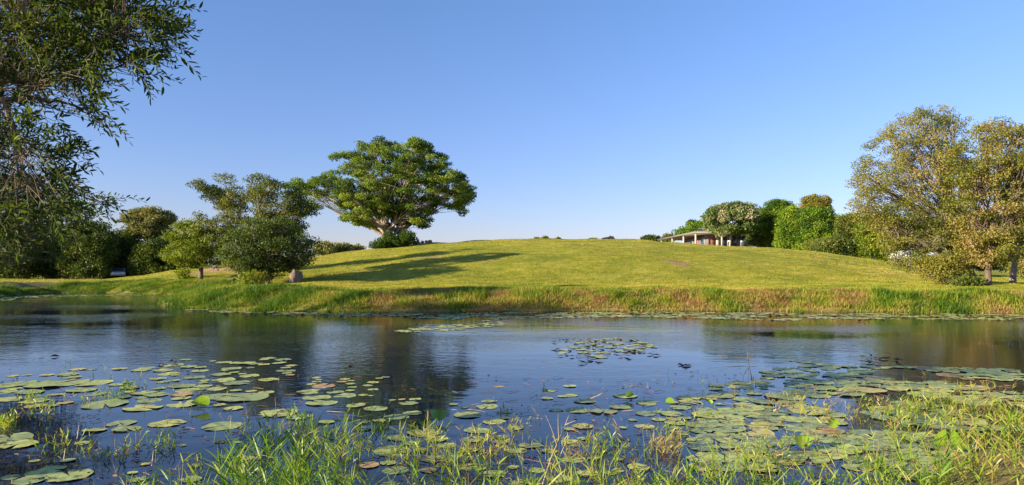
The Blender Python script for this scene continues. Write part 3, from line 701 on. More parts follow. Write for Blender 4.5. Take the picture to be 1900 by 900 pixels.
# ------------------------------------------------------------------ stump, logs, mound of brown rocks
def stump(px, py, D, r, h, lab, lean=(0.12, 0)):
    x = (px-950)*D/F; z = gh(x, D); mb = MB(); rr = np.random.default_rng(int(px))
    n = 14; k = 18; th = np.arange(k)*2*math.pi/k; V = []
    prof = 1+0.10*rr.normal(size=k)
    for i in range(n):
        t = i/(n-1); R = r*(1.12-0.3*t+0.12*math.sin(t*3))*(prof+0.03*rr.normal(size=k))
        V.append(np.stack([R*np.cos(th)+lean[0]*h*t, R*np.sin(th)+lean[1]*h*t, np.full(k, -0.1+(h+0.1)*t)+(0.06*rr.normal(size=k) if i == n-1 else 0)], 1))
    V = np.concatenate(V); i_ = np.arange(n-1)[:, None]*k; j_ = np.arange(k)[None, :]; j2 = (j_+1) % k
    mb.add(V, np.stack([i_+j_, i_+j2, i_+k+j2, i_+k+j_], -1).reshape(-1, 4))
    mb.add(np.vstack([V[-k:], [V[-k:].mean(0)+np.array([0, 0, -.05])]]), [[q, (q+1) % k, k] for q in range(k)])
    o = mb.build('tree_stump', noise_mat('weathered_wood', (0.06, 0.045, 0.035), (0.22, 0.16, 0.12), 6, 0.95, 1.0, stretch=(1, 1, 0.3)), None)
    o.location = (x, D, z); tag(o, lab, 'stump')
stump(547, 528, 42, 0.33, 0.80, 'weathered grey brown stump on the lawn right of the dense bushy tree')

def log(p, q, r, lab):
    mb = MB(); p = np.array(p); q = np.array(q); t = np.linspace(0, 1, 9)[:, None]
    P = p*(1-t)+q*t+rng.normal(size=(9, 3))*0.03
    b = np.array([(p[0]+q[0])/2, (p[1]+q[1])/2, gh((p[0]+q[0])/2, (p[1]+q[1])/2)])
    mb.tube(P, r*np.linspace(1, .6, 9), 9, cap=True)
    o = mb.build('fallen_log', BARK_DARK, None, b, smooth=True); tag(o, lab, 'log')
x_ = (395-950)*45/F
log((x_-0.9, 45, gh(x_-0.9, 45)+.12), (x_+1.4, 45.4, gh(x_+1.4, 45.4)+.15), .17, 'dark fallen log on the shore between the lake trees')

def rocks(px, py, D, n, spread, size, col, name, lab, cat):
    x0 = (px-950)*D/F; z0 = gh(x0, D); mt = noise_mat(name+'_surface', *col, 3, .95, .8)
    root = empty(name, (x0, D, z0), lab, cat)
    for q in range(n):
        mb = MB(); rr = np.random.default_rng(q+int(px)); c = np.array([x0+rr.normal()*spread, D+rr.normal()*spread*.5, 0]); c[2] = gh(c[0], c[1])+size*.2+size*.6*max(0, 1-abs(c[0]-x0)/spread)
        lat = [np.array([math.cos(a)*math.cos(b), math.sin(a)*math.cos(b), math.sin(b)*.7]) for b in (-1.2, -.5, .2, .8, 1.35) for a in np.arange(8)*math.pi/4]
        V = np.array(lat)*(size*rr.uniform(.6, 1.2)*(1+.15*rr.normal(size=(40, 1))))+c
        i_ = np.arange(4)[:, None]*8; j_ = np.arange(8)[None, :]; j2 = (j_+1) % 8
        mb.add(V, np.stack([i_+j_, i_+j2, i_+8+j2, i_+8+j_], -1).reshape(-1, 4)); mb.add(V[-8:], [[0, 1, 2, 3, 4, 5, 6, 7]])
        mb.build('stone' if cat == 'rubble' else 'clod', mt, root, (x0, D, z0))
rocks(1132, 442, 86, 16, 0.42, .42, ((0.28, .12, .06), (.5, .26, .14)), 'termite_mound', 'small red brown mound on the hill skyline', 'mound')
rocks(788, 453, 79, 7, 1.1, .3, ((0.25, .17, .12), (.5, .4, .32)), 'rubble_heap', 'pale rubble beside the shrubs right of the fig trunk', 'rubble')

# ------------------------------------------------------------------ grasses
def blades(mb, P, Hh, Wd, lean, val, r, seg=1, curl=0.5):
    """tapered blades; seg 1 = one triangle-ish quad, seg 3 = bent ribbons"""
    n = len(P); th = r.uniform(0, 2*math.pi, n); ld = np.stack([np.cos(th), np.sin(th), 0*th], 1)
    sd_a = th+math.pi/2+r.normal(0, 0.5, n); sd = np.stack([np.cos(sd_a), np.sin(sd_a), 0*th], 1)
    rows = []
    for k in range(seg+1):
        t = k/seg; wv = Wd*(1-t)**0.7*0.5 if k < seg else Wd*0.04
        c = P+ld*(lean*Hh*(t**(1+curl)))[:, None]; c[:, 2] += Hh*t*(1-0.35*lean*t)
        rows.append(c-sd*wv[:, None]); rows.append(c+sd*wv[:, None])
    V = np.stack(rows, 1).reshape(-1, 3); m = 2*(seg+1)
    base = (np.arange(n)*m)[:, None]
    Fc = np.concatenate([base+np.array([[2*k, 2*k+1, 2*k+3, 2*k+2]]) for k in range(seg)], 0)
    mb.add(V, Fc, np.tile(val, seg))

M_BANK = leaf_mat('bank_grass_blades', [(0.09, 0.17, 0.014), (0.19, 0.27, 0.022), (0.33, 0.33, 0.045), (0.40, 0.28, 0.09), (0.34, 0.17, 0.08)], 0.4)
M_NEAR = leaf_mat('waterside_grass_blades', [(0.05, 0.13, 0.015), (0.12, 0.24, 0.02), (0.24, 0.33, 0.03), (0.38, 0.38, 0.07), (0.36, 0.22, 0.11)], 0.45, 0.4, 0.4)

def scatter(n, xr, yr, cond, r):
    P = np.stack([r.uniform(*xr, n), r.uniform(*yr, n)], 1)
    px = 950+F*P[:, 0]/P[:, 1]
    return P[(px > -150) & (px < 2050) & cond(P)]
# long rough grass on the far bank
r = np.random.default_rng(5)
wv = Waves(77, 2.4); wv2 = Waves(78, 0.9)
P = scatter(1050000, (-34, 34), (24, 56), lambda p: (lambda s: (s > -0.25) & (s < 4.2))(pond_sd(p)), r)
sd = pond_sd(P); P3 = np.stack([P[:, 0], P[:, 1], 0*sd], 1); a1 = wv(P3); a2 = wv2(P3)
keep = r.uniform(size=len(P)) < np.clip(0.85+0.15*a2-(sd > 3.0)*0.3, .55, 1); P, sd, a1, a2, P3 = P[keep], sd[keep], a1[keep], a2[keep], P3[keep]
edge = np.clip(1.15-np.abs(sd-1.2)/3.0, 0.3, 1)
Hh = (0.235+0.10*a1+0.07*a2)*edge*r.uniform(.5, 1.35, len(P)); Hh = np.clip(Hh, (0.17+0.08*r.uniform(size=len(P)))*edge, 0.8)
pxs = 950+F*P[:, 0]/P[:, 1]
dryness = np.interp(pxs, [-100, 300, 640, 720, 960, 1100, 1300, 1500, 1650, 1700, 1820, 1900], [.12, .12, .17, .5, .6, .42, .58, .58, .48, .33, .36, .52])
val = np.clip(dryness+0.17*a1*-1+0.10*Waves(80, 1.1)(P3)+r.normal(0, .1, len(P)), 0, 1)
mb = MB(); Z = ground(P); blades(mb, np.stack([P[:, 0], P[:, 1], Z-.03], 1), Hh, r.uniform(.018, .042, len(P)), r.uniform(.2, 1.4, len(P)), val, r, 2)
tag(mb.build('bank_grass', M_BANK), 'long rough green and rusty grass along the far bank of the pond', 'grass', kind='stuff')
print('bank blades', len(P))
# short lawn blades
M_LAWN = leaf_mat('lawn_blades', [(0.17, 0.21, 0.02), (0.28, 0.29, 0.028), (0.41, 0.36, 0.055), (0.50, 0.38, 0.12)], 0.4)
r = np.random.default_rng(6)
n = 900000; u = r.uniform(0, 1, n); Yd = 1/(1/30.0+u*(1/104.0-1/30.0)); X = (r.uniform(-60, 1960, n)-950)*Yd/F
P = np.stack([X, Yd], 1); sd = pond_sd(P); P = P[sd > 2.6]
P3 = np.stack([P[:, 0], P[:, 1], 0*P[:, 0]], 1)
keep = Waves(80, 0.9)(P3)+0.8*Waves(81, 3.5)(P3)+r.normal(0, .8, len(P)) > -0.6
for (cx, cy, rr_) in [(*gpos(1256, 487), 1.1), (*gpos(800, 478), 1.1), (-24.5, 58.5, 3.2), (-12.5, 76, 3.5), (36.5, 112, 5)]:
    keep &= np.hypot(P[:, 0]-cx, P[:, 1]-cy) > rr_*r.uniform(.6, 1.1, len(P))
P = P[keep]; P3 = P3[keep]; D_ = P[:, 1]
val = np.clip(.45+.13*Waves(82, 6)(P3)+.10*Waves(84, 17)(P3)+.15*Waves(83, 1.5)(P3)+r.normal(0, .12, len(P)), 0, 1)
mb = MB(); blades(mb, np.stack([P[:, 0], P[:, 1], ground(P)-.01], 1), r.uniform(.03, .075, len(P)), 0.02+D_*0.0007*r.uniform(.7, 1.3, len(P)), r.uniform(.2, .9, len(P)), val, r, 1)
tag(mb.build('lawn_grass', M_LAWN), 'short mown yellow green grass covering the hill and lawn', 'grass', kind='stuff')
print('lawn blades', len(P))

# ------------------------------------------------------------------ trees of the left shore
make_tree('shore_tree', 'broad olive green tree on the left shore whose lower branches hang over the bank', 'tree', (-560, 560), (-420, 400), 18,
    [(-700, 500), (-680, 300), (-500, 190), (-250, 200), (-100, 290), (0, 325), (70, 330), (130, 345), (190, 356), (214, 380), (205, 405), (150, 425), (120, 445), (95, 470), (100, 492),
     (60, 498), (20, 505), (-60, 520), (-300, 515)],
    M_OLIVE, BARK_GREY, r0=0.24, thick=0.4, puffs=900, per=65, pr=0.26, leaf=(0.11, 0.032), gap=0.16, gapscale=1.5, seed=171, limbs=34, flat=0.6, spread=0.4, start=(0.3, 1.0), limb_r=0.55,
    val0=0.38, vvar=0.3)
make_tree('shore_tree', 'tall slender tree on the left shore, just outside the picture', 'tree', (-600, 560), (-600, 350), 19.6,
    [(-650, 190), (-670, 110), (-640, 30), (-600, 5), (-555, 30), (-535, 110), (-560, 190), (-600, 205)],
    M_OLIVE, BARK_GREY, r0=0.09, thick=0.8, puffs=90, per=70, pr=0.34, leaf=(0.15, 0.08), gap=0.1, gapscale=2.0, seed=172, limbs=12, flat=0.6, val0=0.4)

# foreground tree: narrow leaved branches reaching in from the left edge
def spray_tree():
    r = np.random.default_rng(17)
    bx, by = -8.6, 3.4; bz = gh(bx, by); base = np.array([bx, by, bz])
    root = empty('overhanging_tree', base, 'dark narrow leaved tree whose branches reach in at the upper left, closest to the camera', 'tree')
    tb = MB()
    Pt = curve(base-[0, 0, .2], base+np.array([0.4, 0.5, 4.2]), r, 0, .03, 9, 0); rt = .2*np.linspace(1.2, .55, 9); tb.tube(Pt, rt, 10)
    # outlines of the foliage masses in the photo (extended beyond the frame)
    A = np.array([(-700, -420), (60, -420), (250, -200), (322, 0), (335, 45), (346, 88), (322, 122), (292, 122), (290, 150), (272, 180), (304, 232), (278, 244), (240, 232), (195, 246),
                  (165, 262), (172, 300), (160, 330), (192, 340), (222, 345), (240, 372), (232, 402), (196, 412), (150, 405), (110, 425), (60, 420), (0, 440), (-200, 430), (-700, 250)], float)
    holes = [np.array(q, float) for q in ([(52, 182), (80, 152), (122, 165), (138, 205), (100, 222), (62, 214)], [(25, 190), (60, 200), (75, 235), (40, 248), (15, 225)], [(150, 262), (165, 300), (150, 330), (128, 300), (122, 268)],
                                          [(60, 100), (80, 105), (85, 135), (66, 140)], [(200, 150), (240, 160), (235, 190), (195, 180)])]
    pts = r.uniform(A.min(0), A.max(0), (15000, 2)); d = poly_dist(pts, A)
    ok = d > 30
    for h in holes: ok &= poly_dist(pts, h) < 0
    ok &= ~((pts[:, 0] > -40) & (pts[:, 1] > -40) & (Waves(23, 120)(np.stack([pts[:, 0], pts[:, 1]*1.5, 0*d], 1)) < -0.95))
    # thin out the part behind the frame edge
    ok &= (r.uniform(size=len(pts)) < np.where((pts[:, 0] < -60) | (pts[:, 1] < -60), 0.09, 1.0))
    pts, d = pts[ok], d[ok]
    dense = np.clip(0.35+d/110, 0, 1)*np.where((pts[:, 1] > 150) & (pts[:, 1] < 320), .42, 1.0)
    pts = pts[r.uniform(size=len(pts)) < dense*0.74]
    D = 6.6+r.uniform(-1.2, 1.3, len(pts))
    P = np.stack([(pts[:, 0]-950)*D/F, D, EYE+(HOR-pts[:, 1])*D/F], 1)
    k = 34; cen, lab = kmeans(P.copy(), k, r)
    mains = []
    for (a, pth) in ((3, [(-500, 250, 5.6), (0, 148, 6.2), (90, 146, 6.4), (180, 138, 6.6), (260, 110, 6.8)]), (4, [(-500, 260, 5.6), (0, 180, 6.0), (60, 182, 6.2), (115, 190, 6.4), (200, 215, 6.6)]),
                     (6, [(-500, 0, 5.8), (-50, 60, 6.2), (90, 40, 6.6), (230, 40, 6.9)]), (7, [(-500, -200, 5.8), (-50, -120, 6.4), (150, -90, 6.8)]),
                     (2, [(-600, 380, 5.6), (-50, 330, 6.6), (70, 340, 6.9), (170, 370, 7.0)])):
        Q = [Pt[a]]+[at(*q) for q in pth]; Q = np.array(Q)
        t = np.linspace(0, len(Q)-1, 26); L_ = np.stack([np.interp(t, np.arange(len(Q)), Q[:, c]) for c in range(3)], 1)
        for _ in range(2): L_[1:-1] = (L_[:-2]+2*L_[1:-1]+L_[2:])/4
        L_[1:-1] += r.normal(size=(24, 3))*.012
        R = np.linspace(.045, .005, 26)**1.0; tb.tube(L_, R, 7); mains.append((L_, R))
    MP = np.concatenate([m[0][5:] for m in mains]); MR = np.concatenate([m[1][5:] for m in mains])
    lb = MB()
    for q in range(k):
        m_ = P[lab == q]
        if not len(m_): continue
        c = cen[q]; dd = ((MP-c)**2).sum(1)+4.0*np.maximum(0, MP[:, 0]-c[0])**2; i0 = np.argmin(dd)
        Lc = curve(MP[i0], c, r, .08, .05, 9, .08); rl = np.linspace(min(MR[i0]*.8, .02), .004, 9); tb.tube(Lc, rl, 5)
        for p in m_:
            j = r.integers(3, 9); a = Lc[j]
            dr = (p-a); dr /= np.linalg.norm(dr)+1e-6
            dr = dr*0.6+np.array([.5, 0, .02])+r.normal(size=3)*.48; dr /= np.linalg.norm(dr)
            Lt = r.uniform(.22, .42); e = p+dr*Lt
            t = np.linspace(0, 1, 5)[:, None]
            tw = curve(a, p, r, 0, .06, 4, .06); tb.tube(tw, np.linspace(.004, .0028, 4), 4)
            T2 = p*(1-t)+e*t; T2[:, 2] += -.06*t[:, 0]**2+.03*np.sin(t[:, 0]*3); tb.tube(T2, np.linspace(.003, .0012, 5), 3)
            n = r.integers(13, 20); s_ = np.linspace(.05, 1, n)[:, None]
            C0 = p*(1-s_)+e*s_; C0[:, 2] += -.06*s_[:, 0]**2+.03*np.sin(s_[:, 0]*3)
            az = np.arange(n)*2.4+r.uniform(0, 6); s1 = np.cross(dr, [0, 0, 1]); s1 /= np.linalg.norm(s1); s2 = np.cross(s1, dr)
            Dl = dr*r.uniform(.6, 1.1, (n, 1))+(s1*np.cos(az)[:, None]+s2*np.sin(az)[:, None])*.75; Dl[:, 2] -= .03
            Nm = r.normal(size=(n, 3))+np.array([0, 0, .8])
            Ln = r.uniform(.045, .095, n); vv = np.clip(r.normal(.4, .1)+r.normal(0, .15, n), 0, 1)
            Dl /= np.linalg.norm(Dl, axis=1, keepdims=True); Sd = np.cross(Dl, Nm); Sd /= np.linalg.norm(Sd, axis=1, keepdims=True); Up = np.cross(Sd, Dl)
            W = Ln*r.uniform(.22, .33, n); b_ = C0+Dl*.006
            V = np.stack([b_, b_+Dl*(Ln*.3)[:, None]+Sd*(W*.45)[:, None]+Up*(W*.15)[:, None], b_+Dl*(Ln*.68)[:, None]+Sd*(W*.42)[:, None]+Up*(W*.1)[:, None], b_+Dl*Ln[:, None]-Up*(W*.35)[:, None],
                          b_+Dl*(Ln*.68)[:, None]-Sd*(W*.42)[:, None]+Up*(W*.1)[:, None], b_+Dl*(Ln*.3)[:, None]-Sd*(W*.45)[:, None]+Up*(W*.15)[:, None]], 1).reshape(-1, 3)
            f0 = (np.arange(n)*6)[:, None]
            lb.add(V, np.concatenate([f0+np.array([[0, 1, 2, 3]]), f0+np.array([[0, 3, 4, 5]])]), np.tile(vv, 2))
    tb.build('trunk', BARK_DARK, root, base, smooth=True)
    M = leaf_mat('narrow_leaves', [(0.014, 0.030, 0.006), (0.036, 0.062, 0.010), (0.085, 0.13, 0.016), (0.19, 0.26, 0.025)], .42, .55, .18)
    lb.build('crown', M, root, base)
spray_tree()

# ------------------------------------------------------------------ lily pads
def pad_mesh(seed, curl=0.0, name='lily_pad'):
    r = np.random.default_rng(seed); k = 30; a0 = r.uniform(0, 6.28); notch = r.uniform(.10, .22)
    th = a0+notch+np.linspace(0, 2*math.pi-2*notch, k)
    ell = r.uniform(.86, 1.0); rings = []
    wv_ = 0.012*np.sin(th*3+r.uniform(0, 6))+0.008*np.sin(th*7+r.uniform(0, 6))
    for f in (0.06, .35, .7, .93, 1.0):
        edge = f*(1+.02*np.sin(th*5+seed)); x = np.cos(th)*edge; y = np.sin(th)*edge*ell
        z = wv_*f*f*(1.6 if f > .9 else 1)+ (.004 if f == 1.0 else 0)
        if curl: z = z+curl*np.clip(np.abs(x*math.cos(a0)+y*math.sin(a0)), 0, 1)**1.6
        rings.append(np.stack([x, y, z], 1))
    V = np.concatenate(rings); m = len(rings); i = np.arange(m-1)[:, None]*k; j = np.arange(k-1)[None, :]
    Fc = np.stack([i+j, i+k+j, i+k+j+1, i+j+1], -1).reshape(-1, 4)
    return V, Fc, k
def pad_mat():
    m, n, b = mat_new('lily_pad_skin'); N, L = n.nodes, n.links
    oi = N.new('ShaderNodeObjectInfo'); at_ = N.new('ShaderNodeAttribute'); at_.attribute_name = 'v'
    ad = N.new('ShaderNodeMath'); ad.operation = 'ADD'; ad.use_clamp = True
    sb = N.new('ShaderNodeMath'); sb.operation = 'MULTIPLY_ADD'; sb.inputs[1].default_value = .5; sb.inputs[2].default_value = -.28
    L.new(oi.outputs['Random'], sb.inputs[0]); L.new(sb.outputs[0], ad.inputs[0]); L.new(at_.outputs['Fac'], ad.inputs[1])
    c = ramp(n, [(0, (0.26, 0.32, 0.14)), (.35, (0.36, 0.42, 0.14)), (.65, (0.45, 0.48, 0.13)), (.88, (0.54, 0.48, 0.14)), (1, (0.46, 0.30, 0.13))], ad.outputs[0])
    geo = N.new('ShaderNodeNewGeometry'); z = N.new('ShaderNodeTexNoise'); z.inputs['Scale'].default_value = 14; z.inputs['Detail'].default_value = 5
    L.new(geo.outputs['Position'], z.inputs[0])
    mx = N.new('ShaderNodeMix'); mx.data_type = 'RGBA'; mx.blend_type = 'MULTIPLY'; mx.inputs[0].default_value = 1
    L.new(c, mx.inputs[6]); L.new(ramp(n, [(.3, (.55, .55, .5)), (.5, (1, 1, 1)), (.75, (1.2, 1.12, 1.0))], z.outputs[0]), mx.inputs[7])
    L.new(mx.outputs[2], b.inputs['Base Color']); b.inputs['Roughness'].default_value = .5; b.inputs['Specular IOR Level'].default_value = .3
    bp = N.new('ShaderNodeBump'); bp.inputs['Strength'].default_value = .35; bp.inputs['Distance'].default_value = .01
    L.new(z.outputs[0], bp.inputs['Height']); L.new(bp.outputs[0], b.inputs['Normal'])
    return m
M_PAD = pad_mat()
VAR = [pad_mesh(s_) for s_ in range(12)]
pad_data = {}
def pad_obj_mesh(kind, tone):
    if (kind, tone) not in pad_data:
        V, Fc, k = VAR[kind]; mb = MB(); mb.add(V, Fc, tone); o = mb.build('lily_pad', M_PAD, smooth=True)
        pad_data[(kind, tone)] = o.data; bpy.data.objects.remove(o)
    return pad_data[(kind, tone)]
TR = [(18, 813, 75), (33, 826, 66), (225, 786, 56), (175, 799, 40), (310, 786, 65), (412, 792, 70), (235, 797, 50), (340, 750, 66), (265, 757, 70), (290, 733, 45), (195, 751, 80), (105, 712, 110),
 (168, 711, 75), (30, 714, 70), (55, 728, 55), (150, 724, 60), (335, 717, 50), (348, 725, 45), (368, 722, 36), (412, 706, 50), (440, 711, 50), (398, 737, 60), (450, 738, 95), (320, 678, 40), (312, 694, 42),
 (350, 681, 30), (415, 673, 30), (450, 674, 45), (470, 675, 38), (498, 665, 30), (525, 668, 32), (518, 674, 28), (490, 677, 24), (530, 683, 20), (128, 883, 88), (95, 871, 50), (55, 892, 60), (20, 886, 34), (75, 880, 50),
 (515, 767, 70), (537, 763, 34), (556, 774, 50), (597, 748, 58), (588, 738, 52), (578, 727, 52), (640, 735, 42), (622, 728, 34), (600, 717, 42), (640, 704, 20), (650, 713, 18), (682, 716, 20), (692, 723, 22),
 (697, 759, 44), (736, 774, 48), (765, 767, 38), (670, 783, 34), (605, 784, 30), (660, 753, 38), (758, 749, 36), (728, 743, 14), (728, 838, 72), (788, 803, 70), (745, 813, 55), (672, 797, 34), (868, 771, 52),
 (905, 755, 44), (917, 783, 46), (885, 799, 50), (908, 745, 30), (828, 827, 38), (925, 718, 22), (632, 885, 40), (870, 835, 38), (935, 776, 20), (1072, 762, 48), (1120, 764, 52), (1150, 756, 40), (1160, 735, 46),
 (1085, 745, 42), (1060, 734, 28), (1015, 740, 24), (1045, 736, 22), (1022, 726, 20), (1057, 717, 24), (1198, 768, 44), (1222, 779, 28), (1205, 748, 50), (1246, 769, 42), (1262, 757, 40), (1280, 746, 44),
 (1345, 796, 75), (1402, 803, 70), (1335, 735, 55), (1384, 742, 50), (1425, 747, 58), (1380, 832, 90), (1445, 818, 74), (1020, 838, 30), (1185, 868, 44), (1430, 786, 60), (1320, 812, 60), (1350, 850, 80),
 (1612, 806, 72), (1700, 878, 120), (1800, 889, 120), (1560, 834, 80), (1500, 850, 90), (1640, 850, 60), (1530, 800, 70), (1480, 795, 66), (1455, 845, 70), (1410, 868, 80), (1300, 868, 50), (1680, 826, 60)]
rp = np.random.default_rng(99); pads = []
for (px, py, w_) in TR:
    x, y = on_water(px, py); pads.append([x, y, w_/2*y/F*rp.uniform(.95, 1.05), px, py])
WP_ = Waves(55, 1.9)
def fill(poly, n, r0, r1, ov=0.75, thr=-9):
    Q = np.array(poly, float); c = 0; mn, mx_ = Q.min(0), Q.max(0)
    pts = rp.uniform(mn, mx_, (n*8, 2)); pts = pts[poly_dist(pts, Q) > 0]
    arr = np.array(pads)[:, :3] if pads else np.zeros((0, 3)); arr = list(map(tuple, arr))
    for px, py in pts:
        if c >= n: break
        x, y = on_water(px, py); rd = rp.uniform(r0, r1)**1.0
        if thr > -5 and WP_(np.array([[x, y, 0]]))[0] < thr: continue
        A_ = np.array(arr)
        if len(A_) and (np.hypot(A_[:, 0]-x, A_[:, 1]-y) < (A_[:, 2]+rd)*ov).any(): continue
        arr.append((x, y, rd)); pads.append([x, y, rd, px, py]); c += 1
fill([(1300, 770), (1480, 730), (1560, 690), (1900, 688), (1960, 900), (1290, 905)], 380, .10, .27, .6, -.12)
fill([(1420, 690), (1480, 668), (1600, 680), (1900, 684), (1900, 720), (1500, 730)], 110, .08, .22, .68, -.3)
fill([(1180, 760), (1300, 720), (1430, 700), (1400, 800), (1300, 830)], 60, .07, .2, .8, -.2)
fill([(620, 720), (1000, 750), (1200, 780), (1200, 905), (700, 905)], 46, .04, .13, 1.0)
fill([(0, 700), (320, 668), (540, 662), (545, 700), (440, 760), (200, 770), (0, 750)], 62, .07, .17, .85)
fill([(0, 780), (400, 760), (520, 900), (0, 900)], 14, .04, .09, 1.1)
fill([(560, 700), (720, 700), (700, 735), (560, 740)], 12, .05, .1, 1.0)
fill([(1035, 655), (1080, 630), (1160, 627), (1215, 640), (1205, 650), (1120, 665)], 44, .07, .16, .8)
fill([(725, 615), (790, 606), (870, 602), (930, 597), (935, 603), (860, 612), (760, 618)], 50, .08, .2, .7)
strip = [(330, 574), (480, 578), (620, 581), (800, 581), (1000, 580), (1200, 579), (1500, 580), (1900, 584), (1900, 594), (1600, 592), (1450, 595), (1200, 588), (960, 591), (900, 596), (760, 589), (560, 586), (420, 580)]
fill(strip, 900, .07, .24, .62, -.5)
fill([(0, 552), (60, 548), (230, 546), (330, 548), (200, 549), (60, 553), (0, 558)], 90, .1, .25, .7)
pads.sort(key=lambda q: -q[2]*q[2]/(q[1]**3))
def inview(q): return -20 < q[3] < 1920 and q[4] < 915
pads = [q for q in pads if pond_sd(np.array([[q[0], q[1]]]))[0] < -0.05]
big = [q for q in pads if inview(q)][:300]; ids = set(map(id, big)); rest = [q for q in pads if id(q) not in ids]
TON = [(0.2, 'grey green'), (0.45, 'fresh green'), (0.72, 'yellow green'), (0.97, 'browning yellow')]
def zone(px, py):
    row = 'far out' if py < 700 else 'midway out' if py < 780 else 'close in'
    col = ('at left edge' if px < 250 else 'left of fig reflection' if px < 560 else 'in fig reflection' if px < 880 else
           'at open middle' if px < 1250 else 'right of middle' if px < 1580 else 'by right grass')
    return row+' '+col
ORD = ['first', 'second', 'third', 'fourth', 'fifth', 'sixth', 'seventh', 'eighth', 'ninth', 'tenth', 'eleventh', 'twelfth', 'thirteenth', 'fourteenth', 'fifteenth', 'sixteenth', 'seventeenth',
       'eighteenth', 'nineteenth', 'twentieth']
fam = {}
for n_, q in enumerate(big):
    x, y, rd, px, py = q; ti = int(rp.choice(4, p=[.34, .38, .22, .06]))
    o = bpy.data.objects.new('lily_pad', pad_obj_mesh(int(rp.integers(12)), TON[ti][0])); C.objects.link(o)
    o.location = (x, y, .003+.008*rp.uniform()); o.scale = (rd, rd, rd); o.rotation_euler = (rp.normal()*.02, rp.normal()*.02, rp.uniform(0, 6.28))
    szw = 'broad' if rd > .2 else 'medium' if rd > .13 else 'small'
    tag(o, None, 'lily pad', 'lily pads floating on the pond')
    fam.setdefault((f'{szw} {TON[ti][1]} lily pad', zone(px, py)), []).append((px, o))
for (a_, z_), L_ in fam.items():
    L_.sort(key=lambda t: t[0])
    for k_, (px, o) in enumerate(L_):
        o['label'] = f'{a_} floating {z_}' if len(L_) == 1 else f'{ORD[min(k_, 19)]} from left of the {a_}s {z_}'
mb = MB()
for x, y, rd, px, py in rest:
    V, Fc, k = VAR[int(rp.integers(12))]
    if y > 20: sel = None
    a = rp.uniform(0, 6.28); R = np.array([[math.cos(a), -math.sin(a)], [math.sin(a), math.cos(a)]])
    V = V.copy(); V[:, :2] = V[:, :2]@R.T*rd; V[:, 2] = V[:, 2]*rd+.003+.008*rp.uniform()+ V[:, 0]*rp.normal()*.02
    V[:, 0] += x; V[:, 1] += y
    mb.add(V, Fc, np.clip(rp.normal(.55, .25), 0, 1))
tag(mb.build('small_lily_pads', M_PAD, smooth=True), 'hundreds of small lily pads matted along the far bank and between larger pads', 'lily pads', kind='stuff')

# curled young leaves standing out of the water
M_CURL = leaf_mat('young_lily_leaf', [(0.10, 0.20, 0.012), (0.20, 0.32, 0.02), (0.32, 0.38, 0.03)], .3, .3, .5)
for n_, (px, py, w_, tilt, lb) in enumerate([(372, 759, 36, .5, 'bright yellow green young lily leaf curling up among the left pads'), (815, 782, 38, .45, 'rounded bright lily leaf standing up beside the grass under the fig reflection'),
    (1168, 741, 16, .8, 'small curled lime leaf on the pads in the open middle'), (1243, 754, 17, .9, 'lime green folded leaf standing right of the small curled one'),
    (1317, 754, 11, .9, 'tiny round lime leaf between the middle pads and the right mat'), (1602, 746, 12, .8, 'tiny yellow leaf by the reddish stems of the right mat'),
    (1546, 797, 22, 1.0, 'dark green folded leaf amid straw stems in the right mat'), (1765, 842, 62, .45, 'largest glossy lime green leaf in front of the right hand grass mass'),
    (1493, 834, 36, .6, 'pointed pale green leaf lifted above the near part of the right mat'), (1012, 733, 14, .5, 'small olive leaf floating raised at the left of the open middle')]):
    x, y = on_water(px, py); rd = w_/2*y/F*.9; V, Fc, k = pad_mesh(200+n_, curl=.55)
    mb = MB(); mb.add(V, Fc, .5); o = mb.build('lily_leaf', M_CURL, smooth=True)
    o.scale = (rd, rd, rd); o.rotation_euler = (tilt, .15*math.sin(n_*3), .4*math.cos(n_*5)); o.location = (x, y, .03+rd*math.sin(tilt)*.8)
    tag(o, lb, 'lily leaf')

# ------------------------------------------------------------------ grass of the near shore and in the shallows
def ribbons(mb, P, Dr, L, W, droop, val, r, seg=3, tip=.05, nrm=None):
    n = len(P); Dr = Dr/np.linalg.norm(Dr, axis=1, keepdims=True)
    rd = r.normal(size=(n, 3)); Sd = np.cross(Dr, rd); Sd /= np.linalg.norm(Sd, axis=1, keepdims=True)+1e-9
    rows = []; prof = [.55, 1.0, .75, tip] if seg == 3 else [1, tip]
    for k in range(seg+1):
        t = k/seg; c = P+Dr*(L*t)[:, None]; c[:, 2] -= droop*L*t*t
        wv_ = W*prof[k]*.5; rows.append(c-Sd*wv_[:, None]); rows.append(c+Sd*wv_[:, None])
    V = np.stack(rows, 1).reshape(-1, 3); m = 2*(seg+1); b_ = (np.arange(n)*m)[:, None]
    mb.add(V, np.concatenate([b_+np.array([[2*k, 2*k+1, 2*k+3, 2*k+2]]) for k in range(seg)], 0), np.tile(val, seg))
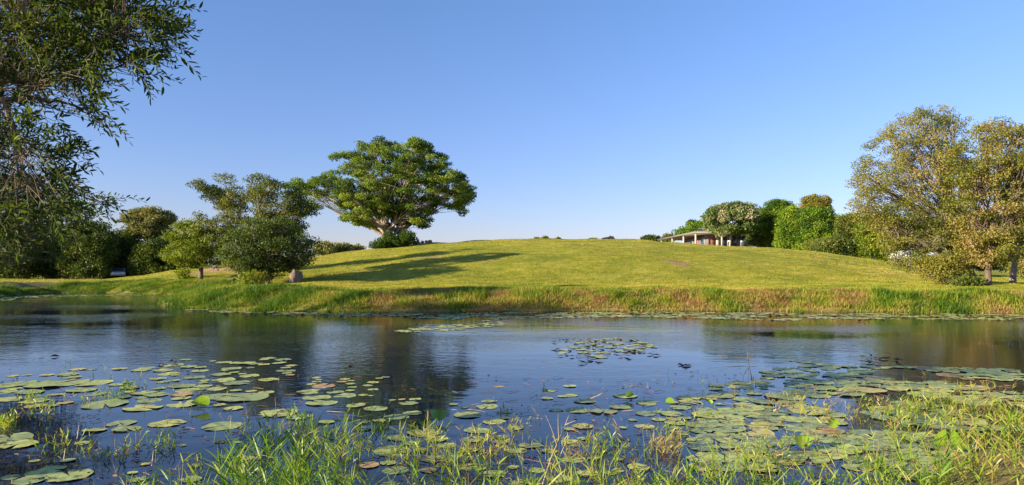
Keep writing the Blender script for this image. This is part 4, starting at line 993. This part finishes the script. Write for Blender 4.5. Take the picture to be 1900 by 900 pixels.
def grass_stems(mb, X, Y, Hh, r, vmean, vs=.2, lean=.42, nb=(3, 6), bw=.010, bl=.2):
    n = len(X); Z = np.maximum(ground(np.stack([X, Y], 1)), -.05)
    th = r.uniform(0, 6.28, n); ln = np.abs(r.normal(0, lean, n)); D0 = np.stack([np.cos(th)*ln, np.sin(th)*ln, np.ones(n)], 1); D0 /= np.linalg.norm(D0, axis=1, keepdims=True)
    P0 = np.stack([X, Y, Z], 1); v = np.clip(r.normal(vmean, vs, n), 0, 1)
    ribbons(mb, P0, D0, Hh, np.full(n, .0045), .08*np.ones(n), np.clip(v+.12, 0, 1), r, 3, .4)
    for q in range(nb[1]):
        s_ = r.uniform(size=n) < (1 if q < nb[0] else .5); t = r.uniform(.15, .98, n)
        P = P0+D0*(Hh*t)[:, None]; P[:, 2] -= .08*Hh*t*t; P, d0, vv, h_ = P[s_], D0[s_], v[s_], Hh[s_]; m = len(P)
        if not m: continue
        a = r.uniform(0, 6.28, m); side = np.stack([np.cos(a), np.sin(a), 0*a], 1)
        Dl = d0+side*r.uniform(.35, 1.1, (m, 1)); L = bl*r.uniform(.5, 1.2, m)*np.clip(h_/.35, .4, 1.2)
        ribbons(mb, P, Dl, L, bw*r.uniform(.6, 1.35, m), r.uniform(0, .35, m), np.clip(vv+r.normal(0, .1, m), 0, 1), r)
r = np.random.default_rng(31); mb = MB()
# the continuous fringe along the near shore: (px range, base distance range, count, height range, colour)
for (pa, pb, Da, Db, n, h0, h1, v) in [(430, 640, 4.45, 5.5, 170, .25, .56, .22), (640, 960, 4.4, 5.1, 90, .2, .42, .42), (960, 1260, 4.4, 5.3, 130, .2, .46, .52), (1240, 1660, 4.4, 5.2, 160, .18, .44, .46),
        (1640, 1960, 5.6, 8.0, 190, .15, .36, .62), (1740, 1960, 4.6, 5.6, 70, .12, .3, .6), (230, 470, 4.5, 5.2, 60, .18, .36, .22), (0, 260, 4.5, 5.2, 16, .12, .25, .3), (1620, 1760, 4.5, 5.4, 70, .2, .4, .4)]:
    px = r.uniform(pa, pb, n); D = r.uniform(Da, Db, n); grass_stems(mb, (px-950)*D/F, D, r.uniform(h0, h1, n)*r.uniform(.7, 1.1, n), r, v)
# tufts: (px, py of the base, spread px, count, height, colour)
for (px, py, sp, n, h, v) in [(205, 738, 22, 30, .17, .3), (240, 722, 16, 26, .17, .25), (55, 742, 20, 26, .16, .45), (12, 790, 14, 46, .22, .5), (80, 762, 22, 18, .17, .6), (150, 745, 22, 16, .15, .55), (330, 725, 30, 8, .14, .35),
        (120, 825, 45, 22, .2, .5), (200, 840, 60, 26, .18, .55), (290, 830, 40, 24, .2, .4), (250, 700, 40, 7, .17, .7), (150, 695, 40, 7, .18, .5), (560, 800, 40, 40, .3, .35), (500, 830, 40, 50, .3, .25), (600, 830, 50, 50, .3, .35),
        (690, 800, 40, 22, .3, .35), (660, 850, 50, 34, .28, .45), (770, 850, 60, 42, .3, .5), (860, 860, 60, 60, .3, .6), (800, 812, 18, 14, .28, .4), (925, 830, 50, 40, .25, .75), (940, 770, 14, 6, .2, .75), (965, 790, 14, 8, .22, .8),
        (1230, 835, 28, 46, .26, .82), (1250, 800, 30, 20, .24, .55), (1150, 840, 60, 40, .26, .55), (1060, 850, 50, 30, .25, .7), (1310, 770, 50, 14, .2, .6), (1330, 720, 40, 9, .2, .75), (1390, 710, 30, 8, .2, .7), (1450, 760, 60, 30, .2, .8),
        (1530, 770, 60, 36, .22, .8), (1560, 720, 50, 14, .18, .75), (1480, 735, 40, 14, .2, .7), (1660, 770, 50, 60, .2, .6), (1720, 760, 60, 90, .22, .55), (1800, 755, 70, 90, .2, .6), (1860, 770, 60, 60, .22, .65), (1740, 715, 60, 20, .15, .7),
        (1830, 725, 50, 24, .16, .75), (1480, 830, 60, 30, .2, .7), (1600, 860, 50, 34, .22, .6), (1400, 850, 60, 40, .25, .5), (400, 860, 50, 20, .2, .3), (445, 800, 40, 6, .14, .5)]:
    a = r.normal(px, sp*.6, n); b_ = np.clip(r.normal(py, sp*.22, n), 640, 1100); D = EYE*F/(b_-HOR)
    grass_stems(mb, (a-950)*D/F, D, h*r.uniform(.5, 1.15, n), r, v, bl=.15, bw=.009)
# single thin stems dotted over the shallows
n = 420; a = 1900*r.uniform(0, 1, n)**.75; b_ = r.uniform(690, 900, n); keep = (np.abs(a-760) > 230) | (b_ > 790); a, b_ = a[keep], b_[keep]; D = EYE*F/(b_-HOR)
grass_stems(mb, (a-950)*D/F, D, r.uniform(.06, .22, len(a)), r, .8, .2, nb=(1, 3), bl=.08, bw=.006)
tag(mb.build('pond_grass', M_NEAR), 'green and straw coloured grass growing from the near shore into the shallows', 'grass', kind='stuff')

# fallen dead leaves and bits of reed on the water
r = np.random.default_rng(41); mb = MB(); n = 5200
a = r.uniform(-20, 1920, n); b_ = r.uniform(660, 905, n); P3 = np.stack([a, b_*2.2, 0*a], 1)
k_ = (Waves(44, 120)(P3)+np.interp(a, [0, 300, 560, 950, 1250, 1900], [.2, -.1, -.9, -.3, .4, .6])+np.interp(b_, [660, 700, 760, 900], [-1.3, -.4, 0, .3]) > .35); a, b_ = a[k_], b_[k_]
a2 = r.uniform(1035, 1215, 90); b2 = r.uniform(628, 664, 90); a3 = r.uniform(330, 1900, 900); b3 = np.interp(a3, [330, 620, 1200, 1900], [576, 582, 580, 586])+np.abs(r.normal(0, 5, 900))
a = np.concatenate([a, a2, a3]); b_ = np.concatenate([b_, b2, b3])
D = EYE*F/(b_-HOR); n = len(a); th = r.uniform(0, 6.28, n)
sz = np.where(D > 12, .16, .045)*r.uniform(.5, 1.5, n)
leaves(mb, np.stack([(a-950)*D/F, D, .006+.02*r.uniform(size=n)], 1), np.stack([np.cos(th), np.sin(th), r.normal(0, .12, n)], 1), np.stack([r.normal(0, .3, n), r.normal(0, .3, n), np.ones(n)], 1), sz, sz*r.uniform(.2, .6, n), r.uniform(size=n), .2)
n = 1100; a = 1900*r.uniform(0, 1, n)**.7; b_ = r.uniform(700, 900, n); D = EYE*F/(b_-HOR); th = r.uniform(0, 6.28, n)
ribbons(mb, np.stack([(a-950)*D/F, D, np.full(n, .012)], 1), np.stack([np.cos(th), np.sin(th), r.uniform(-.02, .25, n)], 1), r.uniform(.08, .3, n), np.full(n, .006), r.uniform(0, .3, n), r.uniform(.2, 1, n), r)
M_LIT = leaf_mat('dead_leaf', [(0.02, 0.012, 0.008), (0.07, 0.035, 0.02), (0.16, 0.07, 0.035), (0.30, 0.22, 0.12)], .1, .6, .3)
tag(mb.build('floating_litter', M_LIT), 'dead brown leaves and reed scraps floating on the near water', 'litter', kind='stuff')

# the few dry twigs one can tell apart
def twig(pts, r0, lb, forks=()):
    Q = np.array([at(px, py, D) for px, py, D in pts]); b = Q[0].copy(); b[2] = 0
    t = np.linspace(0, len(Q)-1, 14); L_ = np.stack([np.interp(t, np.arange(len(Q)), Q[:, c]) for c in range(3)], 1); L_[1:-1] = (L_[:-2]+L_[1:-1]*2+L_[2:])/4
    mb = MB(); mb.tube(L_, np.linspace(r0, r0*.4, 14), 6, cap=True)
    for (i_, px, py, D) in forks: mb.tube(curve(L_[i_], at(px, py, D), rng, 0, .04, 6, .02), np.linspace(r0*.6, r0*.2, 6), 5)
    o = mb.build('dry_twig', noise_mat('dry_wood', (.25, .17, .11), (.42, .32, .22), 20, .9, .3), None, b); tag(o, lb, 'twig')
twig([(1005, 905, 5.3), (1022, 850, 5.4), (1040, 810, 5.5), (1056, 770, 5.6)], .006, 'pale forked dry twig rising from the near grass just right of the middle', [(8, 1036, 768, 5.6), (7, 1012, 770, 5.5), (11, 1068, 780, 5.5)])
twig([(1395, 702, 10.7), (1390, 680, 10.7), (1386, 648, 10.7)], .007, 'thin dry stalk with seed head standing alone in the water at right', [(9, 1402, 660, 10.7), (10, 1400, 655, 10.6), (8, 1378, 662, 10.7)])
twig([(1095, 740, 8.8), (1112, 733, 8.8), (1128, 724, 8.7)], .009, 'short pale stick poking up between pads at the open middle')
